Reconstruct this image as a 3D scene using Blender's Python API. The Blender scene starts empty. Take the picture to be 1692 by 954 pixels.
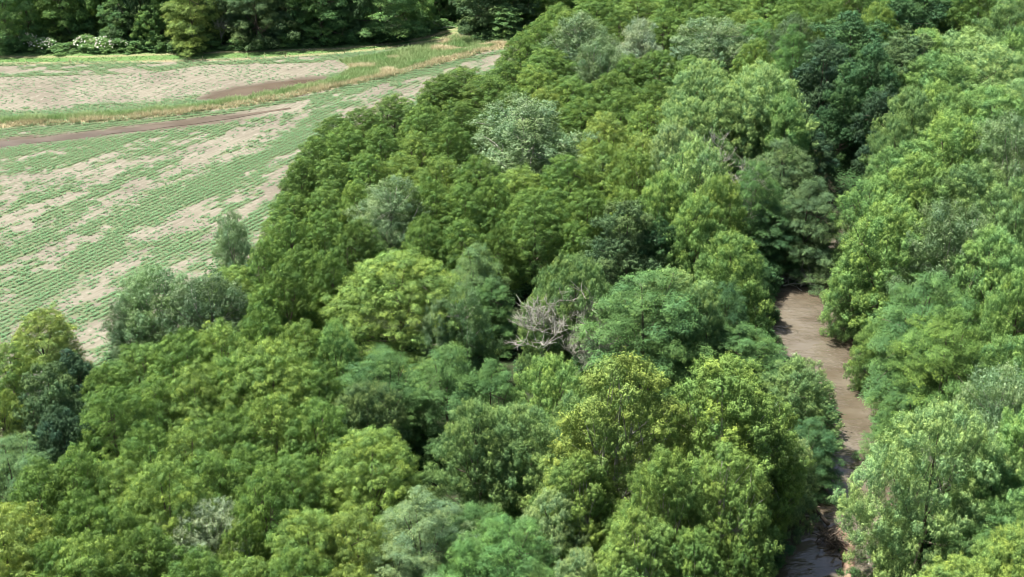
import bpy, math, random
import numpy as np

# ------------------------------------------------------------------ camera, world, sun, exposure
C = bpy.context.scene.collection
SC = bpy.context.scene
FPX, CH, TH = 2263.0, 65.0, math.radians(26)
cam = bpy.data.objects.new('camera', bpy.data.cameras.new('camera')); C.objects.link(cam)
cam.location = (0, 0, CH); cam.rotation_euler = (math.radians(64), 0, 0)
cam.data.sensor_width = 36; cam.data.lens = 36 * FPX / 1692
cam.data.clip_start = 1; cam.data.clip_end = 12000
SC.camera = cam
SUN_DIR = np.array([-0.38, 0.16, 0.90]); SUN_DIR /= np.linalg.norm(SUN_DIR)
W = bpy.data.worlds.new('World'); SC.world = W; W.use_nodes = True
nt = W.node_tree; nt.nodes.clear()
sky = nt.nodes.new('ShaderNodeTexSky'); sky.sky_type = 'NISHITA'; sky.sun_disc = False
sky.sun_elevation = math.asin(SUN_DIR[2]); sky.sun_rotation = math.atan2(SUN_DIR[0], SUN_DIR[1])
sky.dust_density = 3.0; sky.air_density = 1.0
bg = nt.nodes.new('ShaderNodeBackground'); bg.inputs['Strength'].default_value = 0.054
wo = nt.nodes.new('ShaderNodeOutputWorld')
nt.links.new(sky.outputs[0], bg.inputs[0]); nt.links.new(bg.outputs[0], wo.inputs[0])
sl = bpy.data.lights.new('sun', 'SUN'); sl.energy = 5.0; sl.angle = math.radians(1.5); sl.color = (1, 0.955, 0.88)
sun = bpy.data.objects.new('sun', sl); C.objects.link(sun)
sun.rotation_euler = (math.acos(SUN_DIR[2]), 0, math.atan2(SUN_DIR[0], -SUN_DIR[1]))
sun.location = (0, 0, 100)
SC.view_settings.view_transform = 'Standard'; SC.view_settings.look = 'None'
SC.view_settings.exposure = 1.58; SC.view_settings.gamma = 1.0
try:
    SC.cycles.filter_width = 0.9; SC.cycles.diffuse_bounces = 2; SC.cycles.max_bounces = 5; SC.cycles.transmission_bounces = 2
except Exception: pass

rng = np.random.default_rng(7)

# ------------------------------------------------------------------ helpers
def ray(px, py):
    u = (px - 846) / FPX; v = (477 - py) / FPX
    return u, math.cos(TH) + v * math.sin(TH), -math.sin(TH) + v * math.cos(TH)
def at(px, py, z=0.0):
    dx, dy, dz = ray(px, py); t = (z - CH) / dz
    return np.array([dx * t, dy * t, z])
def pl(pts, z=0.0): return np.array([at(a, b, z)[:2] for a, b in pts])

def dist_poly(P, line):
    """distance of points P(n,2) to polyline"""
    best = np.full(len(P), 1e9)
    for a, b in zip(line[:-1], line[1:]):
        d = b - a; L = (d * d).sum()
        t = np.clip(((P - a) @ d) / L, 0, 1)
        best = np.minimum(best, np.linalg.norm(P - a - t[:, None] * d, axis=1))
    return best
def inside(P, poly):
    r = np.zeros(len(P), bool); x, y = P[:, 0], P[:, 1]; n = len(poly); j = n - 1
    for i in range(n):
        xi, yi = poly[i]; xj, yj = poly[j]
        c = ((yi > y) != (yj > y)) & (x < (xj - xi) * (y - yi) / (yj - yi + 1e-12) + xi)
        r ^= c; j = i
    return r
_lat = np.random.default_rng(99).random((256, 256))
def noise(x, y):
    x0 = np.floor(x).astype(int); y0 = np.floor(y).astype(int); fx = x - x0; fy = y - y0
    fx = fx * fx * (3 - 2 * fx); fy = fy * fy * (3 - 2 * fy)
    g = lambda a, b: _lat[a & 255, b & 255]
    return (g(x0, y0) * (1 - fx) + g(x0 + 1, y0) * fx) * (1 - fy) + (g(x0, y0 + 1) * (1 - fx) + g(x0 + 1, y0 + 1) * fx) * fy
def sstep(a, b, x):
    t = np.clip((x - a) / (b - a), 0, 1); return t * t * (3 - 2 * t)

def mesh_from(name, V, Fq, mats, attr=None, fmat=None, smooth=False):
    """V (n,3), Fq (m,4) or (m,3)"""
    me = bpy.data.meshes.new(name)
    V = np.ascontiguousarray(V, dtype=np.float32); Fq = np.ascontiguousarray(Fq, dtype=np.int32)
    k = Fq.shape[1]
    me.vertices.add(len(V)); me.vertices.foreach_set('co', V.ravel())
    me.loops.add(Fq.size); me.loops.foreach_set('vertex_index', Fq.ravel())
    me.polygons.add(len(Fq)); me.polygons.foreach_set('loop_start', np.arange(0, Fq.size, k, dtype=np.int32))
    me.polygons.foreach_set('loop_total', np.full(len(Fq), k, dtype=np.int32))
    if fmat is not None: me.polygons.foreach_set('material_index', fmat.astype(np.int32))
    if smooth: me.polygons.foreach_set('use_smooth', np.ones(len(Fq), bool))
    for m in mats: me.materials.append(m)
    if attr is not None:
        for nm, arr in attr.items():
            a = me.attributes.new(nm, 'FLOAT_COLOR', 'POINT')
            arr4 = np.ones((len(V), 4), np.float32); arr4[:, :arr.shape[1]] = arr
            a.data.foreach_set('color', arr4.ravel())
    me.update(calc_edges=True); return me
def link(name, me, parent=None, color=None):
    o = bpy.data.objects.new(name, me); C.objects.link(o)
    if parent: o.parent = parent
    if color is not None: o.color = (*color, 1)
    return o
def tag(o, label=None, cat=None, group=None, kind=None):
    if label: o['label'] = label
    if cat: o['category'] = cat
    if group: o['group'] = group
    if kind: o['kind'] = kind
    return o

class Tubes:
    def __init__(s): s.V = []; s.F = []; s.n = 0
    def add(s, pts, rad, k=6):
        pts = np.asarray(pts, float); n = len(pts)
        T = np.gradient(pts, axis=0); T /= np.linalg.norm(T, axis=1)[:, None] + 1e-9
        ref = np.array([0.31, 0.94, 0.1]) if abs(T[0][2]) > .7 else np.array([0, 0, 1.])
        A = np.cross(T, ref); A /= np.linalg.norm(A, axis=1)[:, None] + 1e-9; B = np.cross(T, A)
        an = np.arange(k) * 2 * math.pi / k
        ring = pts[:, None] + (A[:, None] * np.cos(an)[None, :, None] + B[:, None] * np.sin(an)[None, :, None]) * np.asarray(rad)[:, None, None]
        s.V.append(ring.reshape(-1, 3))
        i = np.arange(n - 1)[:, None] * k; j = np.arange(k)[None]; j2 = (j + 1) % k
        f = np.stack([i + j, i + j2, i + k + j2, i + k + j], -1).reshape(-1, 4) + s.n
        s.F.append(f); s.n += n * k
    def mesh(s, name, mat): return mesh_from(name, np.concatenate(s.V), np.concatenate(s.F), [mat], smooth=True)

# ------------------------------------------------------------------ materials
def newmat(name):
    m = bpy.data.materials.new(name); m.use_nodes = True
    t = m.node_tree; t.nodes.clear(); out = t.nodes.new('ShaderNodeOutputMaterial')
    return m, t, out
def N(t, typ, **kw):
    n = t.nodes.new(typ)
    for k, v in kw.items():
        if k.startswith('i_'):
            n.inputs[k[2:].replace('_', ' ')].default_value = v
        else: setattr(n, k, v)
    return n
def mixc(t, a, b, f, mode='MIX'):
    m = t.nodes.new('ShaderNodeMix'); m.data_type = 'RGBA'; m.blend_type = mode
    def put(s, v):
        if isinstance(v, (int, float)): s.default_value = v
        elif isinstance(v, tuple): s.default_value = (*v, 1)
        else: t.links.new(v, s)
    put(m.inputs[0], f); put(m.inputs[6], a); put(m.inputs[7], b)
    return m.outputs[2]

def leaf_material(name, rough=0.5, spec=0.3, trans=0.3, young_lit_col=(2.05, 1.8, 1.5)):
    m, t, out = newmat(name)
    at_ = N(t, 'ShaderNodeAttribute', attribute_name='leafvar')
    sep = t.nodes.new('ShaderNodeSeparateColor'); t.links.new(at_.outputs['Color'], sep.inputs[0])
    oi = t.nodes.new('ShaderNodeObjectInfo')
    tint = mixc(t, oi.outputs['Color'], young_lit_col, sep.outputs[0], 'MIX')
    mul = mixc(t, (1, 1, 1), young_lit_col, sep.outputs[0])  # pale tip colour: young growth plus painted light on the tuft tops
    c = mixc(t, oi.outputs['Color'], mul, 1.0, 'MULTIPLY')
    mr = N(t, 'ShaderNodeMapRange'); mr.inputs['To Min'].default_value = 0.58; mr.inputs['To Max'].default_value = 1.42
    t.links.new(sep.outputs[1], mr.inputs['Value'])
    cmb = t.nodes.new('ShaderNodeCombineColor')
    for i in range(3): t.links.new(mr.outputs[0], cmb.inputs[i])
    c = mixc(t, c, cmb.outputs[0], 1.0, 'MULTIPLY')
    c = mixc(t, c, mixc(t, (.84, .96, 1.18), (1.16, 1.03, .84), sep.outputs[2]), 1.0, 'MULTIPLY')
    p = N(t, 'ShaderNodeBsdfPrincipled'); p.inputs['Roughness'].default_value = rough
    p.inputs['Specular IOR Level'].default_value = spec
    t.links.new(c, p.inputs['Base Color'])
    tr = t.nodes.new('ShaderNodeBsdfTranslucent')
    t.links.new(mixc(t, c, (1.0, 1.25, 0.6), 1.0, 'MULTIPLY'), tr.inputs['Color'])
    ms = t.nodes.new('ShaderNodeMixShader'); ms.inputs[0].default_value = trans
    t.links.new(p.outputs[0], ms.inputs[1]); t.links.new(tr.outputs[0], ms.inputs[2])
    t.links.new(ms.outputs[0], out.inputs[0])
    t.nodes.remove(tint.node)
    return m
LEAF = leaf_material('leaf', 0.6, 0.12, 0.12)
LEAF_MATT = leaf_material('leaf_tip_bright', 0.62, 0.1, 0.18, (2.1, 1.8, 1.5))
LEAF_GLOSS = leaf_material('leaf_glossy', 0.5, 0.32, 0.2, (1.9, 1.75, 1.7))

def bark_material(name, c1, c2, sc=3.0):
    m, t, out = newmat(name)
    tc = t.nodes.new('ShaderNodeTexCoord')
    n = N(t, 'ShaderNodeTexNoise'); n.inputs['Scale'].default_value = sc; n.inputs['Detail'].default_value = 6
    t.links.new(tc.outputs['Object'], n.inputs['Vector'])
    r = t.nodes.new('ShaderNodeValToRGB'); r.color_ramp.elements[0].position = .38; r.color_ramp.elements[1].position = .62
    r.color_ramp.elements[0].color = (*c1, 1); r.color_ramp.elements[1].color = (*c2, 1)
    t.links.new(n.outputs['Fac'], r.inputs[0])
    p = N(t, 'ShaderNodeBsdfPrincipled'); p.inputs['Roughness'].default_value = .85
    b = N(t, 'ShaderNodeBump'); b.inputs['Strength'].default_value = .6; b.inputs['Distance'].default_value = .05
    t.links.new(n.outputs['Fac'], b.inputs['Height']); t.links.new(b.outputs[0], p.inputs['Normal'])
    t.links.new(r.outputs[0], p.inputs['Base Color']); t.links.new(p.outputs[0], out.inputs[0]); return m
BARK = bark_material('bark_brown', (0.06, 0.045, 0.032), (0.15, 0.12, 0.09))
BARK_PALE = bark_material('bark_pale', (0.16, 0.14, 0.11), (0.5, 0.48, 0.43), 1.5)
BARK_GREY = bark_material('bark_dead_grey', (0.2, 0.195, 0.165), (0.36, 0.345, 0.295), 2.0)

def attr_leaf_mat(name, attrname, rough=.7, trans=.25):
    m, t, out = newmat(name)
    a = N(t, 'ShaderNodeAttribute', attribute_name=attrname)
    p = N(t, 'ShaderNodeBsdfPrincipled'); p.inputs['Roughness'].default_value = rough; p.inputs['Specular IOR Level'].default_value = .2
    tr = t.nodes.new('ShaderNodeBsdfTranslucent')
    t.links.new(a.outputs['Color'], p.inputs['Base Color']); t.links.new(a.outputs['Color'], tr.inputs['Color'])
    ms = t.nodes.new('ShaderNodeMixShader'); ms.inputs[0].default_value = trans
    t.links.new(p.outputs[0], ms.inputs[1]); t.links.new(tr.outputs[0], ms.inputs[2]); t.links.new(ms.outputs[0], out.inputs[0])
    return m
PLANT = attr_leaf_mat('plant_colour', 'col')
m, t, out = newmat('white_petal'); p = N(t, 'ShaderNodeBsdfPrincipled'); p.inputs['Base Color'].default_value = (.75, .72, .64, 1)
p.inputs['Roughness'].default_value = .7; t.links.new(p.outputs[0], out.inputs[0]); PETAL = m

def water_material(name, col1, col2, bump, scale, rough=.09, ior=1.75):
    m, t, out = newmat(name)
    tc = t.nodes.new('ShaderNodeTexCoord')
    mp = t.nodes.new('ShaderNodeMapping'); mp.inputs['Scale'].default_value = (1.0, 1.7, 1)
    t.links.new(tc.outputs['Object'], mp.inputs[0])
    n = N(t, 'ShaderNodeTexNoise'); n.inputs['Scale'].default_value = scale; n.inputs['Detail'].default_value = 5; n.inputs['Distortion'].default_value = .9
    n2 = N(t, 'ShaderNodeTexNoise'); n2.inputs['Scale'].default_value = .16; n2.inputs['Detail'].default_value = 4
    n3 = N(t, 'ShaderNodeTexNoise'); n3.inputs['Scale'].default_value = .35; n3.inputs['Detail'].default_value = 2
    for q in (n, n2, n3): t.links.new(mp.outputs[0], q.inputs['Vector'])
    r = t.nodes.new('ShaderNodeMapRange'); r.inputs[1].default_value = .38; r.inputs[2].default_value = .62
    t.links.new(n2.outputs['Fac'], r.inputs[0])
    c = mixc(t, col1, col2, r.outputs[0])
    p = N(t, 'ShaderNodeBsdfPrincipled'); p.inputs['Roughness'].default_value = rough; p.inputs['IOR'].default_value = ior
    t.links.new(c, p.inputs['Base Color'])
    amp = t.nodes.new('ShaderNodeMapRange'); amp.inputs[1].default_value = .42; amp.inputs[2].default_value = .6; amp.inputs[3].default_value = .12
    t.links.new(n3.outputs['Fac'], amp.inputs[0])
    mu = t.nodes.new('ShaderNodeMath'); mu.operation = 'MULTIPLY'; t.links.new(n.outputs['Fac'], mu.inputs[0]); t.links.new(amp.outputs[0], mu.inputs[1])
    b = N(t, 'ShaderNodeBump'); b.inputs['Strength'].default_value = 1; b.inputs['Distance'].default_value = bump
    t.links.new(mu.outputs[0], b.inputs['Height']); t.links.new(b.outputs[0], p.inputs['Normal'])
    t.links.new(p.outputs[0], out.inputs[0]); return m
WATER = water_material('muddy_water', (0.080, 0.065, 0.045), (0.120, 0.104, 0.079), .22, 1.6, .04)
PUDDLE = water_material('puddle_water', (0.072, 0.056, 0.040), (0.098, 0.078, 0.058), .004, 3, .25, 1.3)

# ------------------------------------------------------------------ layout of the land (metres)
CREEK = np.array([[54, 262], [50, 235], [46, 205], [42, 180], [40, 160], [38.2, 147], [34.5, 140], [32.5, 134], [30.6, 127], [30.0, 120], [32.6, 113], [32.4, 105], [29.6, 98], [25.6, 91], [24.0, 85], [22.5, 76], [20, 60], [14, 30]], float)
CREEKW = np.array([1.2, 1.2, 1.2, 1.5, 2, 3, 4.4, 8.6, 9.6, 9.4, 6.4, 5.5, 6.5, 7.5, 7.4, 7.4, 7, 7]) / 2
def creek_dist(P):
    best = np.full(len(P), 1e9); 
    for i in range(len(CREEK) - 1):
        a, b = CREEK[i], CREEK[i + 1]; d = b - a; L = (d * d).sum()
        tt = np.clip(((P - a) @ d) / L, 0, 1)
        q = np.linalg.norm(P - a - tt[:, None] * d, axis=1) - (CREEKW[i] * (1 - tt) + CREEKW[i + 1] * tt)
        best = np.minimum(best, q)
    return best      # <0 inside the water
STRIP = pl([(-120, 216), (0, 208), (160, 199), (300, 186), (440, 166), (560, 141), (640, 124), (740, 98), (840, 74), (880, 60)])
FURROW = pl([(-80, 244), (0, 238), (130, 224), (250, 210), (350, 198), (440, 184), (480, 178)])
LANE = pl([(-150, 100), (0, 98), (200, 96), (400, 90), (560, 84), (660, 74), (740, 56), (790, 42), (830, 25)])
TRACK1 = pl([(-100, 95), (150, 94), (380, 86), (560, 81), (640, 73), (700, 63), (760, 46)])
TRACK2 = pl([(-100, 106), (150, 104), (400, 98), (560, 88), (650, 78), (730, 64), (765, 47)])
PUD = pl([(335, 163), (362, 154), (400, 146), (450, 138), (500, 132), (530, 130), (528, 136), (505, 144), (470, 151), (420, 158), (370, 165)])
ROUGH = pl([(560, 100), (640, 88), (720, 72), (780, 52), (850, 45), (860, 70), (830, 78), (740, 100), (640, 126), (585, 140), (560, 130), (580, 112)])
BASIN = pl([(-150, 135), (0, 128), (250, 122), (330, 108), (560, 103), (590, 108), (575, 125), (500, 131), (380, 152), (200, 170), (0, 178), (-150, 182)])
FIELD = pl([(-400, 80), (0, 80), (300, 76), (500, 68), (620, 60), (700, 48), (740, 36), (775, 20), (900, 20), (905, 90), (720, 175), (560, 215), (500, 330), (480, 440), (330, 560), (200, 700), (-60, 760), (-800, 900)])
TREELINE = pl([(-150, 84), (0, 84), (300, 79), (500, 72), (620, 64), (700, 52), (740, 40), (775, 22)])
BARES = [(pl([(120, 372), (230, 313), (330, 262), (427, 210)]), 1.5), (pl([(-40, 302), (120, 290), (260, 262), (390, 235)]), 2.2),
         (pl([(235, 388), (285, 372), (330, 352)]), 1.9), (pl([(-30, 606), (60, 545), (150, 472), (220, 420)]), 1.9),
         (pl([(40, 650), (140, 560), (240, 480), (330, 420)]), 1.7), (pl([(330, 400), (430, 330), (520, 250)]), 1.0),
         (pl([(330, 375), (420, 300), (500, 245)]), .9), (pl([(600, 190), (700, 140), (820, 95)]), 1.8), (pl([(420, 250), (520, 180), (640, 148)]), 1.2),
         (pl([(-20, 450), (60, 425), (130, 390)]), .8), (pl([(100, 590), (130, 562), (160, 540)]), 1.6)]
DENSE = [(pl([(-60, 600), (60, 505), (200, 400), (320, 320), (430, 255), (520, 215)]), 3.2), (pl([(-60, 460), (80, 400), (170, 345)]), 3.0),
         (pl([(140, 560), (260, 470), (400, 380), (480, 310)]), 1.6), (pl([(180, 610), (330, 470), (480, 370)]), 1.3), (pl([(0, 250), (160, 236), (330, 214)]), 1.3),
         (pl([(430, 205), (560, 172), (700, 122), (800, 98)]), 1.0)]
HEAD = pl([(-100, 222), (0, 218), (160, 209), (300, 196), (440, 176), (560, 151), (640, 134), (740, 108), (830, 86)])
def densities(P):
    """crop cover, tall grass, dry grass, mown grass, wet"""
    x, y = P[:, 0], P[:, 1]
    ang = math.radians(58); u = x * math.cos(ang) + y * math.sin(ang); v = -x * math.sin(ang) + y * math.cos(ang)
    n = .34 * noise(u / 8, v / 2.2) + .33 * noise(u / 2.2 + 40, v / .9) + .33 * noise(x * 1.3 + 9, y * 1.3)
    crop = sstep(.28, .60, n) * .86
    for l, w in DENSE: crop = np.maximum(crop, (1 - sstep(w * .4, w * 1.8, dist_poly(P, l) + (.5 - n) * 7)) * .9)
    for l, w in BARES: crop *= .14 + .86 * sstep(-w * .2, w * 2.1, dist_poly(P, l) + (n - .5) * 6)
    infield = inside(P, FIELD)
    dS = dist_poly(P, STRIP); dH = dist_poly(P, HEAD)
    above = y > np.interp(x, STRIP[:, 0], STRIP[:, 1])
    n2 = .5 * noise(x / 7 + 3, y / 2.5) + .5 * noise(x / 2 + 3, y / 1.2)
    cb = sstep(.32, .55, n2) * .8                        # basin side of the strip
    inb = inside(P, BASIN)
    cb = np.where(inb, cb * .10 + .10 * (n2 > .5), cb); cb = np.maximum(cb, (1 - sstep(3.5, 8.0, dS + 3 * (n2 - .5))) * .9 * (above))
    crop = np.where(above, cb, crop)
    crop = np.maximum(crop, (1 - sstep(.3, .9, dH)) * .95)
    dF = dist_poly(P, FURROW); crop *= sstep(1.2, 2.6, dF + (n2 - .5) * 2)
    wet = (1 - sstep(.7, 3.6, dF + (n2 - .5) * 3.5)) * (1 - sstep(-46, -32, x))
    dP = dist_poly(P, np.vstack([PUD, PUD[:1]])); dP = np.where(inside(P, PUD), 0, dP); wet = np.maximum(wet, 1 - sstep(.1, 2.4, dP + (n2 - .5) * 2)); crop *= sstep(.3, 2, dP)
    dL = dist_poly(P, LANE)
    yl = np.interp(x, LANE[:, 0], LANE[:, 1])
    mown = np.where((y > yl) & (x < 0), 1.0, 1 - sstep(1.6, 2.6, dL + (n2 - .5)))
    dT = np.minimum(dist_poly(P, TRACK1), dist_poly(P, TRACK2) )
    rough = inside(P, ROUGH)
    w = 1.7 + 1.2 * noise(x / 3 + 7, y / 3)
    tall = np.where(above, 1 - sstep(w * .8, w * 1.2, dS), 1 - sstep(.1, .5, dS))
    tall = np.maximum(tall, rough * (dL > 1.7) * 1.0)
    dry = (1 - sstep(.45, 1.1, np.abs(dS - .85) + .6 * (noise(x / 2.2, y / 2.2) - .4))) * (~above) 
    dry = np.maximum(dry, rough * sstep(.6, .75, noise(x / 4 + 31, y / 2.5)) * (dL > 2))
    dryt = 1 - sstep(.3, .85, dT + .35 * (noise(x / 1.5, y / 1.5 + 50) - .5))
    crop = crop * (1 - mown) * (tall < .3) * infield
    wet = wet * infield
    return crop, tall * infield * (1 - mown), dry * infield, mown * infield, wet, dryt * infield, infield

# ------------------------------------------------------------------ tree prototypes
def crown_mesh(name, seed, R, H, zlow, pr, npuff, ll, lw, style, mat, nb=34, br=.32, loose=.12, spacing=1.1, inner=.2, flat=.8, young_lit=.35, sprig=.08, top=.62, gap=1.35, bflat=.8, dmin=-.2):
    """billowing crown: a union of limb-sized clumps carrying tufts of leaves"""
    r = np.random.default_rng(seed)
    rbm = R * br; bc = []; brd = []
    def prof(q): return math.sqrt(max(0.01, 1 - (max(q - (1 - top), 0) / (top * 1.01)) ** 2)) * (1 - .22 * (max((1 - top) - q, 0) / (1 - top)) ** 2)
    lump = r.uniform(0, 6.28, 4)
    for _ in range(3800):
        rb = rbm * r.uniform(.6, 1.4); q = r.random(); an = r.uniform(0, 6.283)
        if r.random() < .45: q = 1 - r.random() ** 2 * .5
        pf = prof(q) if r.random() < .7 else prof(q) * math.sqrt(r.random()) if q > .7 else prof(q)
        k = 1 + loose * (.6 * math.sin(2 * an + lump[0] + 2 * q) + .5 * math.sin(3 * an + lump[1] - 4 * q)) + r.normal(0, loose * .5)
        zz = zlow + (H - zlow) * (q if pf >= prof(q) - 1e-6 else min(1, .38 + .62 * math.sqrt(max(0, 1 - (pf) ** 2)))) - rb * .75
        zz += loose * .5 * rbm * math.sin(2 * an + lump[2]); rx = max(R * pf * k - rb * .8, 0)
        c = np.array([rx * math.cos(an), rx * math.sin(an), max(zz, zlow + rb * .3)])
        c = c + r.normal(0, .22, 3) * rbm
        if bc and np.any(np.linalg.norm(np.array(bc) - c, axis=1) < gap * .5 * (np.array(brd) + rb)): continue
        bc.append(c); brd.append(rb)
        if len(bc) >= nb: break
    nb = len(bc); bc = np.array(bc); brd = np.array(brd); bz = rbm
    asp = r.uniform(.85, 1.1, nb) * bflat
    m = int(420 * min(1, (90 / nb) ** .7)) + 60
    cd = r.normal(size=(nb, m, 3)); cd /= np.linalg.norm(cd, axis=2)[..., None]
    rag = 1 + .16 * np.sin(cd[..., 0] * 5 + lump[0] + np.arange(nb)[:, None]) * np.sin(cd[..., 1] * 5 + np.arange(nb)[:, None] * 2)
    P = bc[:, None] + cd * (brd[:, None] * .9 * rag)[..., None] * np.stack([np.ones(nb), np.ones(nb), asp], 1)[:, None]
    P = P.reshape(-1, 3); D = cd.reshape(-1, 3); own = np.repeat(np.arange(nb), m)
    ok = (D[:, 2] > dmin) & (P[:, 2] > zlow * .6)
    for j in range(nb):
        dd = np.linalg.norm((P - bc[j]) / np.array([1, 1, asp[j]]), axis=1) / brd[j]
        ok &= (dd > .72) | (own == j)
    P = P[ok]; D = D[ok]; own = own[ok]; pm = r.permutation(len(P)); P = P[pm]; D = D[pm]; own = own[pm]
    sp = spacing * pr; keep = []; grid = {}; cells = np.floor(P / sp).astype(int).tolist(); PL = P.tolist(); s2 = sp * sp
    offs = [(a, b_, c) for a in (-1, 0, 1) for b_ in (-1, 0, 1) for c in (-1, 0, 1)]
    for i in range(len(PL)):
        cx, cy, cz_ = cells[i]; x, y, z = PL[i]; good = True
        for a, b_, c in offs:
            for (qx, qy, qz) in grid.get((cx + a, cy + b_, cz_ + c), ()):
                if (qx - x) ** 2 + (qy - y) ** 2 + (qz - z) ** 2 < s2: good = False; break
            if not good: break
        if good: grid.setdefault((cx, cy, cz_), []).append((x, y, z)); keep.append(i)
    KP = P[keep]; k = len(keep)
    KP = KP[:k]; KD = D[keep]
    ni = int(k * inner); ii = r.integers(0, k, ni); IN = KP[ii] * np.stack([r.uniform(.35, .85, ni)] * 2 + [r.uniform(.75, .97, ni)], 1)
    KP = KP + KD * r.normal(0, .09, (k, 1)) * bz
    PC = np.vstack([KP, IN]); npf = len(PC)
    PD = np.vstack([KD, KD[ii]]); UPV = np.array([0, 0, 1.]); HZ = np.array([1, 1, 0])
    AXP, EL, PE = {'up': (PD * .5 + UPV * .8, 1.6, .68), 'droop': (PD * HZ + UPV * (PD[:, 2:3] * .6 - .3), 1.35, .8),
                   'rand': (PD + UPV * .5, 1.25, .85), 'layer': (PD * HZ + .05, 1.45, .85)}[style]
    AXP = AXP + r.normal(0, .25, AXP.shape); AXP = AXP / (np.linalg.norm(AXP, axis=1)[:, None] + 1e-6)
    PR = pr * r.uniform(.6, 1.35, npf)
    ownp = np.concatenate([own[keep], own[np.array(keep)[ii]]])
    py_ = np.clip(.5 * r.random(npf) + .5 * r.random(nb)[ownp], 0, 1)
    cnt = np.maximum(8, (npuff * (PR / pr) ** 2 * np.where(np.arange(npf) < k, 1, .5))).astype(int)
    idx = np.repeat(np.arange(npf), cnt); n = len(idx)
    U = r.normal(size=(n, 3)); U[:, 2] = U[:, 2] + .35; U /= np.linalg.norm(U, axis=1)[:, None]
    rho = r.random(n) ** (.24 if style == 'droop' else .36); rho = np.where(r.random(n) < sprig, rho * 1.45, rho)
    Uw = U * (rho * PR[idx])[:, None] * np.array([1, 1, flat]); Ap = AXP[idx]; al = (Uw * Ap).sum(1)[:, None] * Ap
    pos = PC[idx] + (Uw - al) * PE + al * EL
    if style == 'droop':
        pos[:, 2] -= np.clip(.5 - PD[idx][:, 2], 0, 1) * PR[idx] * .5 * rho
    nrm = U * 1.0 + np.array([0, 0, .3]) + np.vstack([KD, KD[ii]])[idx] * (1. if style == 'droop' else .6) + r.normal(size=(n, 3)) * (.36 if style == 'droop' else .45)
    hx = U * np.array([1, 1, 0])
    if style == 'droop': ax = (hx + PD[idx] * HZ) * .6 + np.array([0, 0, -.55]) + r.normal(size=(n, 3)) * .55
    elif style == 'up': ax = U * .9 + np.array([0, 0, .35]) + r.normal(size=(n, 3)) * .6
    elif style == 'layer': ax = hx * 1.0 + np.array([0, 0, -.15]) + r.normal(size=(n, 3)) * .6; nrm = nrm * .6 + np.array([0, 0, .6])
    else: ax = r.normal(size=(n, 3))
    nrm /= np.linalg.norm(nrm, axis=1)[:, None]
    ax -= nrm * np.sum(ax * nrm, axis=1)[:, None]; ax /= np.linalg.norm(ax, axis=1)[:, None] + 1e-9
    sd = np.cross(nrm, ax)
    l = ll * r.uniform(.65, 1.3, n)[:, None]; w = lw * r.uniform(.7, 1.25, n)[:, None] / 2
    bend = nrm * (-.12) * l
    V = np.stack([pos, pos + ax * l * .45 + sd * w, pos + ax * l + bend, pos + ax * l * .45 - sd * w], 1).reshape(-1, 3)
    F = np.arange(n * 4).reshape(-1, 4)
    tipf = np.clip((U * Ap).sum(1) * rho, -.4, 1)      # young leaves at shoot ends, brightened further to paint sunlit tuft tops
    y_ = np.clip(young_lit * (r.random(n) ** 2 * .9 + (py_[idx] - .5) * .9 + 1.0 * tipf - .1) * np.where(rho > .7, 1.2, .5), 0, 1)
    var = np.clip(r.normal(.5, .17, n) + (py_[idx] - .5) * .25, 0, 1)
    hue = np.clip(r.random(nb)[ownp][idx] * .7 + r.random(npf)[idx] * .3, 0, 1)
    A = np.repeat(np.stack([y_, var, hue], 1), 4, axis=0)
    return mesh_from(name, V, F, [mat], {'leafvar': A}), KP

def bezier(p0, p1, p2, n):
    t = np.linspace(0, 1, n)[:, None]; return (1 - t) ** 2 * p0 + 2 * t * (1 - t) * p1 + t * t * p2
def trunk_mesh(name, seed, H, r0, pts, mat, nl=9, fork=.25, twigs=2):
    r = np.random.default_rng(seed + 500); T = Tubes()
    top = np.array([r.normal(0, .3), r.normal(0, .3), H * .86]); mid = np.array([r.normal(0, .35), r.normal(0, .35), H * .45])
    tr = bezier(np.array([0, 0, -.6]), mid, top, 10); rr = r0 * (1 - np.linspace(0, 1, 10) * .86); rr[0] *= 1.45; rr[1] *= 1.12
    T.add(tr, rr, 9)
    sel = r.permutation(len(pts))[:nl * (1 + twigs)]
    sel = pts[sel]; main = sel[:nl]; ends = []
    for e in main:
        f = np.clip((e[2] / H) * .55 + r.uniform(-.12, .05), fork, .85); k = f * 9; i = int(k); a = tr[i] * (1 - (k - i)) + tr[min(i + 1, 9)] * (k - i)
        rad = r0 * (1 - f * .86) * .55
        c = (a + e) / 2 + np.array([0, 0, -.06 * H + r.normal(0, .2)]) + r.normal(0, .25, 3)
        br = bezier(a, c, e * .97 + a * .03, 8); T.add(br, np.linspace(rad, .025, 8), 5); ends.append(br)
    for e in sel[nl:]:
        br = min(ends, key=lambda q: np.linalg.norm(q[5] - e)); a = br[r.integers(3, 6)]
        T.add(bezier(a, (a + e) / 2 + r.normal(0, .2, 3), e, 5), np.linspace(.06, .015, 5), 4)
    return T.mesh(name, mat)

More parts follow.
